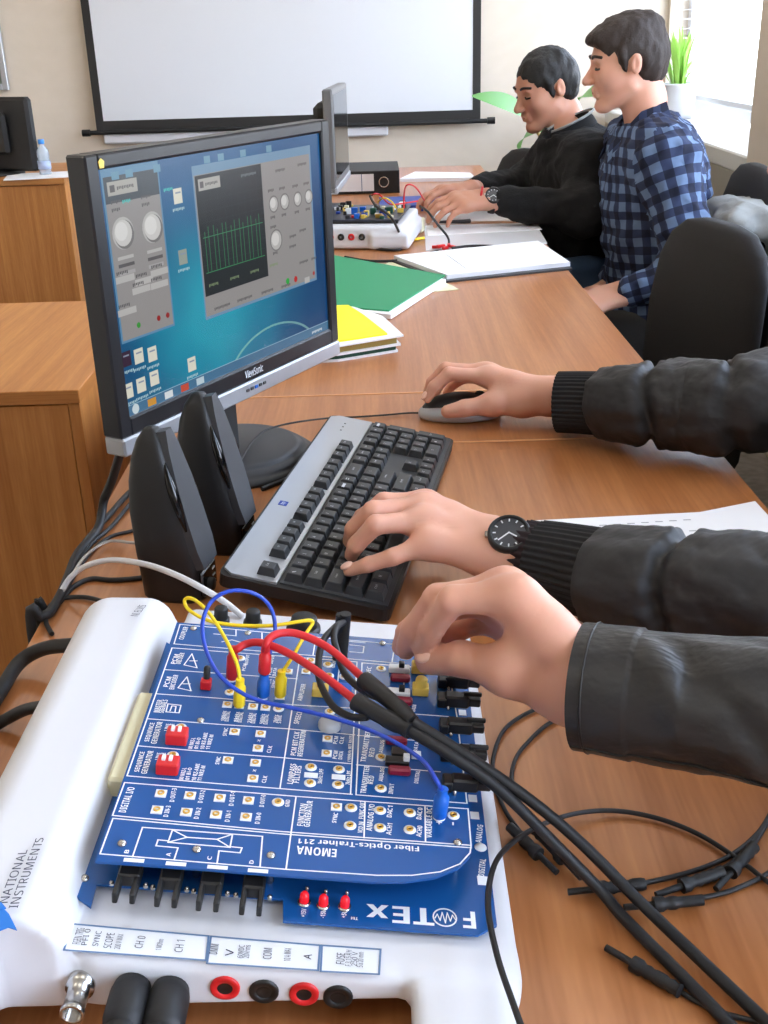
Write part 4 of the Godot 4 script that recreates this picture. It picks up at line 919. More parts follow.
# ------------------------------------------------------------------ computer on the near table
# sections: [centre, half x, half z, yaw] joined upwards; superellipse outline
func loft(st: SurfaceTool, secs: Array, n := 28, pw := 3.0, caps := true):
	st.set_smooth_group(0); var prev := PackedVector3Array(); var pc := Vector3.ZERO
	for i in secs.size():
		var c: Vector3 = secs[i][0]; var ring := PackedVector3Array()
		for k in n + 1:
			var a := TAU * (k % n) / n; var x := signf(cos(a)) * pow(absf(cos(a)), 2.0 / pw) * float(secs[i][1]); var z := signf(sin(a)) * pow(absf(sin(a)), 2.0 / pw) * float(secs[i][2])
			ring.append(c + Vector3(x, 0, z))
		if i > 0:
			for k in n: quad(st, prev[k], prev[k + 1], ring[k + 1], ring[k], (c + pc) * 0.5, [Vector2(float(k) / n, pc.y), Vector2(float(k + 1) / n, pc.y), Vector2(float(k + 1) / n, c.y), Vector2(float(k) / n, c.y)])
		if caps and (i == 0 or i == secs.size() - 1):
			for k in n: tri(st, c, ring[k], ring[k + 1], c + Vector3(0, 0.01 if i == 0 else -0.01, 0))
		prev = ring; pc = c
var MX: Transform3D
func MS(u: float, v: float) -> Vector2:        # pixel -> place on the monitor picture (0..1)
	var inv := MX.affine_inverse(); var o := inv * Vector3(0, TY + H, 0); var d := inv.basis * ray(u, v); var p := o + d * ((0.0 - o.z) / d.z)
	return Vector2((p.x + 0.1945) / 0.389, 1.0 - (p.y - 0.0375) / 0.2425)
func screen_image() -> Image:
	var w := 960; var h := 600; var im := Image.create(w, h, false, Image.FORMAT_RGB8)
	var n := noise(5, 0.004, 2)
	for y in h:
		for x in w:
			var s := float(x) / w; var t := float(y) / h
			var g := exp(-(pow((s - 0.40) / 0.34, 2) + pow((t - 0.72) / 0.5, 2)))
			var c := Color8(18, 62, 112).lerp(Color8(38, 158, 184), clampf(g * 1.1 + n.get_noise_2d(x, y) * 0.12, 0, 1))
			c = c.lerp(Color8(24, 104, 160), clampf(0.9 - t * 2.2, 0, 0.6))
			var d := absf(Vector2((s - 0.68) / 0.42, (t - 1.12) / 0.42).length() - 0.62)
			if d < 0.012 and t < 0.97: c = c.lerp(Color8(170, 214, 190), 0.6)
			im.set_pixel(x, y, c)
	var R := func(a: Vector2, b: Vector2, c: Color):
		im.fill_rect(Rect2i(int(a.x * w), int(a.y * h), int((b.x - a.x) * w), int((b.y - a.y) * h)), c)
	var disc := func(p: Vector2, r: float, c: Color):
		for y in range(int(p.y * h - r), int(p.y * h + r) + 1):
			for x in range(int(p.x * w - r), int(p.x * w + r) + 1):
				if x >= 0 and y >= 0 and x < w and y < h and Vector2(x - p.x * w, y - p.y * h).length() < r: im.set_pixel(x, y, c)
	var dash := func(p: Vector2, n2: int, c: Color):
		for i in n2: im.fill_rect(Rect2i(int(p.x * w) + i * 6, int(p.y * h), 4, 6 if i % 3 else 8), c)
	var grey := Color8(150, 147, 146); var lite := Color8(186, 184, 182); var dark := Color8(34, 40, 44); var inkc := Color8(92, 90, 92)
	# instrument window with two dials
	var a0 := MS(103, 178); var a1 := MS(174, 324); a0.x = maxf(a0.x, 0.012)
	R.call(a0 - Vector2(0.006, 0.03), a1 + Vector2(0.006, 0.01), Color8(96, 142, 176)); R.call(a0, a1, grey)
	R.call(a0, Vector2(a1.x, MS(107, 205).y), Color8(70, 78, 86)); var lb := a0 + Vector2(0.012, 0.02)
	R.call(lb, lb + Vector2(0.11, 0.055), Color8(176, 174, 168)); R.call(lb + Vector2(0.008, 0.014), lb + Vector2(0.026, 0.042), inkc); dash.call(lb + Vector2(0.034, 0.022), 10, inkc)
	dash.call(a0 + Vector2(0.06, 0.098), 5, Color8(60, 200, 190)); dash.call(a0 + Vector2(0.22, 0.085), 6, Color8(60, 200, 190))
	for q in [[123.5, 233], [152.8, 227]]:
		var p := MS(q[0], q[1]); dash.call(p + Vector2(-0.03, -0.13), 6, inkc); dash.call(p + Vector2(-0.03, -0.10), 5, inkc)
		disc.call(p, 38.0, lite); disc.call(p + Vector2(0.004, 0.006), 34.0, Color8(120, 118, 118)); disc.call(p, 31.0, Color8(206, 204, 202)); disc.call(p + Vector2(-0.006, -0.008), 22.0, Color8(222, 221, 219))
		for k in 3: R.call(p + Vector2(-0.03, 0.09 + k * 0.03), p + Vector2(0.03, 0.105 + k * 0.03), [lite, inkc, Color8(170, 168, 168)][k])
	for q in [[126, 279], [145, 281], [160, 272], [160, 285], [142, 290], [128, 312]]:
		var p := MS(q[0], q[1]); R.call(p - Vector2(0.035, 0.014), p + Vector2(0.035, 0.014), lite); dash.call(p + Vector2(-0.03, -0.034), 7, inkc)
	for q in [[139, 325, 60, 150, 60], [159, 318, 150, 40, 40], [168, 315, 150, 40, 40]]: disc.call(MS(q[0], q[1]), 7.0, Color8(q[2], q[3], q[4]))
	# oscilloscope window
	var b0 := MS(194, 176); var b1 := MS(316, 278)
	R.call(b0 - Vector2(0.006, 0.04), b1 + Vector2(0.007, 0.012), Color8(112, 148, 178)); R.call(b0, b1, grey)
	var c0 := b0 + Vector2(0.004, 0.004); var c1 := MS(269, 276); R.call(c0, c1, dark)
	for k in range(1, 10): R.call(Vector2(lerpf(c0.x, c1.x, k / 10.0), c0.y + 0.06), Vector2(lerpf(c0.x, c1.x, k / 10.0) + 0.0012, c1.y - 0.09), Color8(48, 58, 60))
	for k in range(1, 8): R.call(Vector2(c0.x, lerpf(c0.y + 0.06, c1.y - 0.09, k / 8.0)), Vector2(c1.x, lerpf(c0.y + 0.06, c1.y - 0.09, k / 8.0) + 0.002), Color8(48, 58, 60))
	R.call(c0 + Vector2(0.012, 0.014), c0 + Vector2(0.11, 0.064), Color8(176, 174, 168)); R.call(c0 + Vector2(0.02, 0.026), c0 + Vector2(0.036, 0.054), inkc); dash.call(c0 + Vector2(0.044, 0.034), 9, inkc)
	dash.call(Vector2(c1.x - 0.1, c0.y + 0.03), 12, Color8(110, 118, 120))
	var gy0 := lerpf(c0.y, c1.y, 0.42); var gy1 := lerpf(c0.y, c1.y, 0.80)
	var i := 0; var gx := c0.x + 0.02
	while gx < c1.x - 0.012:
		R.call(Vector2(gx, gy0 + (0.02 if i % 3 == 0 else 0.0)), Vector2(gx + 0.004, gy1), Color8(44, 118, 78)); gx += 0.0165 if i % 2 == 0 else 0.024; i += 1
	R.call(Vector2(c0.x + 0.012, gy1), Vector2(c1.x - 0.01, gy1 + 0.005), Color8(52, 150, 92)); R.call(Vector2(c0.x + 0.012, lerpf(gy0, gy1, 0.22)), Vector2(c1.x - 0.01, lerpf(gy0, gy1, 0.22) + 0.004), Color8(60, 140, 96))
	for k in 4: dash.call(Vector2(c0.x + 0.02 + k * 0.1, c1.y - 0.05), 7, Color8(130, 150, 110))
	for q in [[274, 204, 20], [285, 201.5, 20], [298, 199, 18], [309, 196.5, 18], [276.5, 240, 27]]:
		var p := MS(q[0], q[1]); disc.call(p, q[2] + 4.0, Color8(120, 118, 118)); disc.call(p, q[2], lite); disc.call(p - Vector2(0.004, 0.006), q[2] * 0.7, Color8(214, 212, 210)); dash.call(p + Vector2(-0.02, 0.055), 4, inkc); dash.call(p + Vector2(-0.024, -0.07), 5, inkc)
	for q in [[276, 170, 8], [298, 164, 8], [290, 236, 6], [300, 230, 6], [300, 262, 8], [312, 258, 5], [215, 308, 12], [238, 300, 12], [262, 292, 10], [282, 286, 8], [290, 246, 6]]: dash.call(MS(q[0], q[1]), q[2], inkc)
	disc.call(MS(288, 281), 9.0, Color8(50, 170, 70)); disc.call(MS(296, 279), 9.0, Color8(190, 50, 50)); R.call(MS(305, 278), MS(305, 278) + Vector2(0.03, 0.03), lite); disc.call(MS(314, 273), 6.0, Color8(170, 60, 60))
	# desktop icons
	for q in [[178.5, 197, 1], [183.7, 258, 0], [127, 360, 2], [139.5, 357, 1], [153, 355, 1], [129, 392, 1], [142, 386, 1], [155, 379, 1], [192.5, 365, 1]]:
		var p := MS(q[0], q[1]); R.call(p - Vector2(0.018, 0.035), p + Vector2(0.018, 0.03), [Color8(150, 160, 150), Color8(224, 222, 206), Color8(58, 40, 60)][q[2]]); R.call(p + Vector2(-0.01, -0.02), p + Vector2(0.012, -0.012), Color8(140, 150, 170)); dash.call(p + Vector2(-0.026, 0.045), 8, Color8(176, 206, 214))
	for q in [[108, 166], [122, 164], [150, 160], [200, 152], [214, 151], [236, 147], [262, 145]]: var p := MS(q[0] + 8.0, q[1] + 12.0); p.y = 0.03; R.call(p - Vector2(0.014, 0.012), p + Vector2(0.014, 0.018), Color8(104, 152, 178))
	# task bar
	R.call(Vector2(0, 0.955), Vector2(1, 1), Color8(70, 116, 150)); R.call(Vector2(0, 0.952), Vector2(1, 0.957), Color8(150, 186, 206))
	disc.call(Vector2(0.03, 0.976), 13.0, Color8(206, 220, 226))
	for k in 4: R.call(Vector2(0.08 + k * 0.07, 0.962), Vector2(0.115 + k * 0.07, 0.995), [Color8(210, 150, 60), Color8(220, 226, 230), Color8(200, 80, 60), Color8(190, 210, 220)][k])
	dash.call(Vector2(0.9, 0.975), 10, Color8(210, 220, 226))
	return im
func build_monitor():
	MX = Transform3D(Basis(Vector3.UP, 1.0532), W(-0.1609, 0.099, -1.2329))
	var t := thing("computer_monitor", "black widescreen monitor with silver lower strip showing oscilloscope software", "monitor", Vector3(MX.origin.x, TY, MX.origin.z), MX.basis)
	var y0 := 0.099; var w := 0.2125; var hh := 0.2946
	var st := S(false)
	for s in [-1, 1]: box(st, Vector3(s * (w - 0.0085), y0 + hh * 0.5 + 0.0095, -0.009), Vector3(0.0088, hh * 0.5 - 0.0095, 0.0125), 0.002)
	box(st, Vector3(0, y0 + hh - 0.0068, -0.009), Vector3(w - 0.016, 0.0068, 0.0125), 0.002); box(st, Vector3(0, y0 + 0.0285, -0.009), Vector3(w - 0.016, 0.0095, 0.0125), 0.002)
	part("bezel", st, mats["bezel"], t)
	part("silver_strip", boxm(Vector3(0, y0 + 0.0095, -0.008), Vector3(w, 0.0095, 0.0135), 0.002), mats["silver"], t)
	var em := mat("screen_picture", Color.BLACK, 0.22); em.emission_enabled = true; em.emission = Color.WHITE; em.emission_operator = BaseMaterial3D.EMISSION_OP_MULTIPLY; em.emission_texture = ImageTexture.create_from_image(screen_image()); em.emission_energy_multiplier = SCREEN
	var q := S(false); quad(q, Vector3(-0.1945, y0 + 0.28, -0.0005), Vector3(0.1945, y0 + 0.28, -0.0005), Vector3(0.1945, y0 + 0.0375, -0.0005), Vector3(-0.1945, y0 + 0.0375, -0.0005), Vector3(0, y0 + 0.15, -0.1), [Vector2(0, 0), Vector2(1, 0), Vector2(1, 1), Vector2(0, 1)])
	part("screen", q, em, t)
	part("rear_shell", boxm(Vector3(0, y0 + 0.155, -0.03), Vector3(0.17, 0.11, 0.014), 0.012), mats["black_soft"], t)
	part("back_plate", boxm(Vector3(0, y0 + 0.152, -0.0175), Vector3(w - 0.006, 0.138, 0.004), 0.002), mats["black_soft"], t)
	var ts := S(); text(ts, "ViewSonic", Vector3(0.02, y0 + 0.0285, 0.0038), Vector3.RIGHT, Vector3.UP, 0.0088, 0.036); part("maker_lettering", ts.commit(), mats["print"], t)
	for i in 5: part("button", boxm(Vector3(0.002 + i * 0.0085, y0 + 0.0105, 0.0058), Vector3(0.0028, 0.0018, 0.0008), 0.0004), mats["grey_dark"] if i != 2 else mats["blue_plug"], t)
	var eb := S(false); prism(eb, PackedVector2Array([Vector2(-0.004, 0), Vector2(0, 0.003), Vector2(0.004, 0), Vector2(0.003, -0.006), Vector2(-0.003, -0.006)]), 0.0036, 0.0042, Transform3D(Basis(Vector3.RIGHT, Vector3(0, 0, 1), Vector3.UP), Vector3(-w + 0.020, y0 + hh - 0.007, 0))); part("bird_emblem", eb, mats["yellow_trim"], t)
	var nk := S(false); box(nk, Vector3(0, 0.07, -0.045), Vector3(0.035, 0.062, 0.012), 0.008); part("neck", nk, mats["black_soft"], t)
	part("foot", lathem([Vector2(0, 0), Vector2(0.102, 0), Vector2(0.104, 0.004), Vector2(0.098, 0.009), Vector2(0.094, 0.0105), Vector2(0.094, 0.012), Vector2(0.087, 0.0165), Vector2(0.083, 0.0175), Vector2(0.083, 0.019), Vector2(0.075, 0.0225), Vector2(0, 0.024)], Transform3D(Basis.IDENTITY, Vector3(0.04, 0, -0.05)), 48), mats["grey_dark"], t)
const SCREEN := 0.8
func key_mesh(w: float, d: float) -> ArrayMesh:       # w along the row, d across rows
	var st := S(false); var b := Vector2(d * 0.5, w * 0.5); var hgt := 0.0078
	var r0 := []; var r1 := []; var r2 := []
	for e in [[-1, -1], [1, -1], [1, 1], [-1, 1]]:
		r0.append(Vector3(e[0] * b.x, 0, e[1] * b.y)); r1.append(Vector3(e[0] * (b.x - 0.0022) - 0.0006, hgt - 0.0006, e[1] * (b.y - 0.0022))); r2.append(Vector3(e[0] * (b.x - 0.003) - 0.0006, hgt, e[1] * (b.y - 0.003)))
	var c := Vector3(0, hgt * 0.4, 0)
	for i in 4:
		var j := (i + 1) % 4; quad(st, r0[i], r0[j], r1[j], r1[i], c); quad(st, r1[i], r1[j], r2[j], r2[i], c)
	quad(st, r2[0], r2[1], r2[2], r2[3], c)
	return fin(st)
func build_keyboard():
	var yb := Basis(Vector3.UP, -0.197); var kb := yb * Basis(Vector3(0, 0, 1), -0.1685)
	var t := thing("keyboard", "black computer keyboard with silver back strip on the table", "keyboard", W(-0.0306, 0.0289, -1.0984), kb)
	var KW := 0.081; var KD := 0.2276
	# case follows the slope; its underside tapers to the table
	part("case", prismm(rrect(KW, KD, 0.010), -0.013, -0.001), mats["black"], t)
	part("silver_strip", prismm(PackedVector2Array([Vector2(-KW + 0.003, -KD + 0.012), Vector2(-KW + 0.012, -KD + 0.004), Vector2(-0.026, -KD + 0.004), Vector2(-0.026, KD - 0.004), Vector2(-KW + 0.012, KD - 0.004), Vector2(-KW + 0.003, KD - 0.012)]), -0.001, 0.0012), mats["silver"], t)
	part("key_bed", prismm(PackedVector2Array([Vector2(-0.024, -KD + 0.007), Vector2(KW - 0.004, -KD + 0.007), Vector2(KW - 0.004, KD - 0.007), Vector2(-0.024, KD - 0.007)]), -0.0012, 0.0004), mats["grey_dark"], t)
	for s in [-1, 1]: part("foot", boxm(Vector3(-0.066, -0.0185, s * 0.19), Vector3(0.006, 0.0068, 0.012), 0.002), mats["black"], t)
	for s in [-1, 1]: part("front_pad", boxm(Vector3(0.06, -0.0138, s * 0.19), Vector3(0.006, 0.0012, 0.012), 0.0004), mats["rubber"], t)
	var lg := S(); text(lg, "hp", Vector3(-0.065, 0.00155, 0.06), Vector3(0, 0, -1), Vector3(-1, 0, 0), 0.006, 0.0065)
	var bg := part("maker_badge", boxm(Vector3(-0.065, 0.0012, 0.06), Vector3(0.0045, 0.0002, 0.0055)), mats["blue_folder"], t); part("badge_lettering", lg.commit(), mats["print"], bg)
	for i in 3: part("status_lamp", lathem([Vector2(0.0012, 0.0011), Vector2(0.0011, 0.0016), Vector2(0, 0.0017)], Transform3D(Basis.IDENTITY, Vector3(-0.056 + 0.0, 0, -KD + 0.028 + i * 0.012)), 10), mats["grey_dark"], t)
	var U := 0.01905; var z0 := KD - 0.011; var cache := {}; var leg := {}
	var row_x := [-0.0385, -0.0125, 0.0065, 0.0255, 0.0445, 0.0635]
	var one := func(z: float, x: float, w: float, tall: float, s: String):
		var id := "%.2f_%.1f" % [w, tall]
		if not cache.has(id): cache[id] = key_mesh(w * U - 0.0012, tall * 0.019 - 0.0012)
		var k := part("key", cache[id], mats["key"], t); k.position = Vector3(x, 0.0004 if x > -0.03 else 0.0010, z - w * U * 0.5)
		if s != "":
			if not leg.has(s):
				var ls := S(); text(ls, s, Vector3(-0.0016, 0.00795, 0.0026 if s.length() == 1 else 0.0), Vector3(0, 0, -1), Vector3(-1, 0, 0), 0.0032 if s.length() == 1 else 0.0022, 0.0 if s.length() < 3 else 0.0018 * s.length()); leg[s] = ls.commit()
			part("legend", leg[s], mats["legend"], k)
	var rows := [
		[["`", 1], ["1", 1], ["2", 1], ["3", 1], ["4", 1], ["5", 1], ["6", 1], ["7", 1], ["8", 1], ["9", 1], ["0", 1], ["-", 1], ["=", 1], ["Back", 2]],
		[["Tab", 1.5], ["Q", 1], ["W", 1], ["E", 1], ["R", 1], ["T", 1], ["Y", 1], ["U", 1], ["I", 1], ["O", 1], ["P", 1], ["[", 1], ["]", 1], ["\\", 1.5]],
		[["Caps", 1.75], ["A", 1], ["S", 1], ["D", 1], ["F", 1], ["G", 1], ["H", 1], ["J", 1], ["K", 1], ["L", 1], [";", 1], ["'", 1], ["Enter", 2.25]],
		[["Shift", 2.25], ["Z", 1], ["X", 1], ["C", 1], ["V", 1], ["B", 1], ["N", 1], ["M", 1], [",", 1], [".", 1], ["/", 1], ["Shift", 2.75]],
		[["Ctrl", 1.25], ["W", 1.25], ["Alt", 1.25], ["", 6.25], ["Alt", 1.25], ["W", 1.25], ["M", 1.25], ["Ctrl", 1.25]]]
	for r in 5:
		var z := z0
		for k in rows[r]: one.call(z, row_x[r + 1], float(k[1]), 1.0, k[0]); z -= float(k[1]) * U
	var nz := z0 - 15 * U - 0.005; var pz := nz - 3 * U - 0.005
	for r in 2:
		for c in 3: one.call(nz - c * U, row_x[r + 1], 1.0, 1.0, [["Ins", "Home", "PgU"], ["Del", "End", "PgD"]][r][c])
	one.call(nz - U, row_x[4], 1.0, 1.0, "^")
	for c in 3: one.call(nz - c * U, row_x[5], 1.0, 1.0, ["<", "v", ">"][c])
	var np := [["Num", "/", "*", "-"], ["7", "8", "9"], ["4", "5", "6"], ["1", "2", "3"]]
	for r in 4:
		for c in np[r].size(): one.call(pz - c * U, row_x[r + 1], 1.0, 1.0, np[r][c])
	one.call(pz, row_x[5], 2.0, 1.0, "0"); one.call(pz - 2 * U, row_x[5], 1.0, 1.0, ".")
	one.call(pz - 3 * U, (row_x[2] + row_x[3]) * 0.5, 1.0, 2.0, "+"); one.call(pz - 3 * U, (row_x[4] + row_x[5]) * 0.5, 1.0, 2.0, "Ent")
	one.call(z0, row_x[0], 1.0, 1.0, "Esc")
	for g in 3:
		for c in 4: one.call(z0 - (2.0 + g * 4.5 + c) * U, row_x[0], 1.0, 0.95, "F%d" % (g * 4 + c + 1))
	for c in 3: one.call(nz - c * U, row_x[0], 1.0, 0.95, ["Prt", "Scr", "Pau"][c])
func build_mouse_speakers():
	# mouse under the far hand
	var t := thing("computer_mouse", "black and silver computer mouse under a hand", "mouse", W(0.110, 0, -1.434), Basis(Vector3.UP, PI / 2))
	var f := Sdf.new(); f.ell(Vector3(0, 0.006, 0), Vector3(0.034, 0.022, 0.059), Basis.IDENTITY, 0.004); f.rbox(Vector3(0, -0.03, 0), Vector3(0.1, 0.0315, 0.1), 0.0005, Basis.IDENTITY, 0.002, 0, true)
	part("base", blob(f, 0.003), mats["silver"], t)
	var g := Sdf.new(); g.ell(Vector3(0, 0.009, 0), Vector3(0.027, 0.026, 0.055), Basis.IDENTITY, 0.004); g.ell(Vector3(0, -0.006, 0), Vector3(0.05, 0.022, 0.075), Basis.IDENTITY, 0.002, 0, true)
	part("shell", blob(g, 0.003), mats["black"], t)
	part("wheel", lathem([Vector2(0, -0.004), Vector2(0.008, -0.004), Vector2(0.009, 0), Vector2(0.008, 0.004), Vector2(0, 0.004)], Transform3D(Basis(Vector3(0, 0, 1), PI / 2), Vector3(0, 0.028, 0.026)), 16), mats["rubber"], t)
	var cp := [W(0.054, 0.006, -1.437)]
	for q in [[408, 413, .003], [385, 415, .003], [355, 417, .004], [330, 418, .004], [304, 421, .022], [282, 425, .027], [264, 431, .028], [251, 443, .029], [242, 458, .029], [235, 470, .029]]: cp.append(P(q[0], q[1], q[2]))
	part("cord", tubem(path(cp, 6), 0.0013, 8), mats["rubber"], t, true)
	# pair of small desktop speakers
	var sp := [["near desktop speaker of the pair, black with grey front, standing by the workstation", P(180, 592), 1.36], ["second black desktop speaker standing between its twin and the monitor foot", P(222, 546), 1.36]]
	for q in sp:
		var s := thing("desktop_speaker", q[0], "speaker", q[1], Basis(Vector3.UP, q[2]))
		var b := S(); loft(b, [[Vector3(0, 0, 0), 0.0225, 0.028], [Vector3(0, 0.004, 0), 0.0245, 0.031], [Vector3(0, 0.05, -0.003), 0.0255, 0.031], [Vector3(0, 0.09, -0.007), 0.0245, 0.0285], [Vector3(0, 0.12, -0.009), 0.022, 0.024], [Vector3(0, 0.142, -0.010), 0.018, 0.0185], [Vector3(0, 0.158, -0.010), 0.013, 0.0125], [Vector3(0, 0.167, -0.010), 0.007, 0.006], [Vector3(0, 0.169, -0.010), 0.002, 0.002]], 32, 3.6)
		part("cabinet", b, mats["black"], s)
		# slanting front cloth: outline in (across, up the slope), laid on the leaning front
		var gx := Transform3D(Basis(Vector3.RIGHT, Vector3(0, 0.208, 0.978), Vector3(0, 0.978, -0.208)), Vector3(0, 0.034, 0.031))
		part("grille", prismm(PackedVector2Array([Vector2(-0.017, 0), Vector2(0.017, 0), Vector2(0.0205, 0.02), Vector2(0.0205, 0.05), Vector2(0.018, 0.085), Vector2(0.012, 0.118), Vector2(0.006, 0.135), Vector2(-0.006, 0.135), Vector2(-0.012, 0.118), Vector2(-0.018, 0.085), Vector2(-0.0205, 0.05), Vector2(-0.0205, 0.02)]), -0.012, 0.0040, gx), mats["grey_dark"], s)
		for e in [-1, 1]: part("gloss_trim", tubem(path([Vector3(e * 0.0212, 0.075, 0.0225), Vector3(e * 0.0205, 0.10, 0.0165), Vector3(e * 0.0172, 0.125, 0.0095), Vector3(e * 0.0122, 0.143, 0.004)], 6), func(tt, _a): return 0.001 + 0.0038 * sin(PI * tt), 10), mats["black_gloss"], s)
		part("control_panel", boxm(Vector3(0, 0.018, 0.0305), Vector3(0.018, 0.013, 0.002), 0.0015), mats["black_gloss"], s)
		for k in 3: part("mark", boxm(Vector3(0.010, 0.010 + k * 0.007, 0.0327), Vector3(0.003, 0.0008, 0.0002)), mats["print"], s)
		part("volume_knob", lathem([Vector2(0.0065, 0), Vector2(0.006, 0.005), Vector2(0, 0.005)], Transform3D(Basis(Vector3.RIGHT, PI / 2), Vector3(-0.004, 0.014, 0.0325)), 18), mats["black_soft"], s)
func cable(called: String, label: String, m: Material, r: float, l: Array):
	var pts := []
	for q in l: pts.append(P(q[0], q[1], q[2]) if q.size() == 3 else W(q[0], q[1], q[2]))
	single(called, tubem(path(pts, 7), r, 10), m, label, "cable")
func build_desk_cables():
	var k: Material = mats["rubber"]
	cable("monitor_cable", "thick black cable hanging straight down from the monitor", k, 0.0048, [[121, 450, .10], [112, 480, .06], [104, 500, .03], [98, 528, .008], [78, 553, .006], [70, 572, .006], [62, 592, .006], [50, 612, .006], [-.318, .006, -.885, 0], [-.3275, -.004, -.882, 0], [-.3285, -.25, -.88, 0]])
	cable("monitor_cable", "black cable at the top of the bundle behind the speakers", k, 0.0034, [[150, 478, .004], [130, 492, .004], [109, 515, .004], [86, 541, .004], [73, 562, .005], [66, 584, .005], [54, 606, .005], [-.318, .004, -.902, 0], [-.3255, -.004, -.900, 0], [-.3265, -.25, -.90, 0]])
	cable("speaker_cable", "thin black cable running just below the bundle's top cable", k, 0.0024, [[155, 488, .003], [133, 501, .003], [112, 526, .003], [92, 543, .003], [78, 562, .003], [69, 584, .003]])
	cable("speaker_cable", "thin black cable leaving the near speaker at mid height", k, 0.002, [[160, 520, .002], [135, 530, .002], [112, 536, .002], [97, 546, .002], [83, 562, .002], [66, 590, .002]])
	cable("audio_cable", "thin pale grey cable crossing the black cable bundle", mat("grey_wire", C(176, 170, 164), 0.5), 0.0016, [[165, 540, .006], [137, 543, .006], [112, 541, .006], [97, 547, .007], [82, 560, .009], [65, 588, .009], [55, 607, .004]])
	cable("speaker_cable", "pair of thin black cords running under the white cable", k, 0.0026, [[175, 572, .0025], [140, 578, .0025], [112, 580, .0025], [90, 579, .0025], [72, 588, .0025], [60, 602, .0025]])
	cable("audio_cable", "black cord looping round behind the workstation's corner", k, 0.0022, [[118, 612, .01], [104, 602, .006], [83, 597, .003], [60, 599, .003], [48, 609, .003], [46, 622, .003], [52, 634, .003]])
	cable("usb_cable", "thick white cable arching in front of the near speaker", mats["white"], 0.0027, [[54, 608, .004], [60, 594, .006], [70, 578, .02], [86, 566, .035], [112, 560, .05], [146, 564.5, .062], [177, 575.5, .070], [205, 590, .072], [226, 603, .066], [243, 617, .056]])
	cable("power_strip_cord", "black cord running behind the keyboard past the monitor foot", k, 0.003, [[262, 489, .003], [285, 480, .003], [300, 473, .003], [322, 464, .003]])

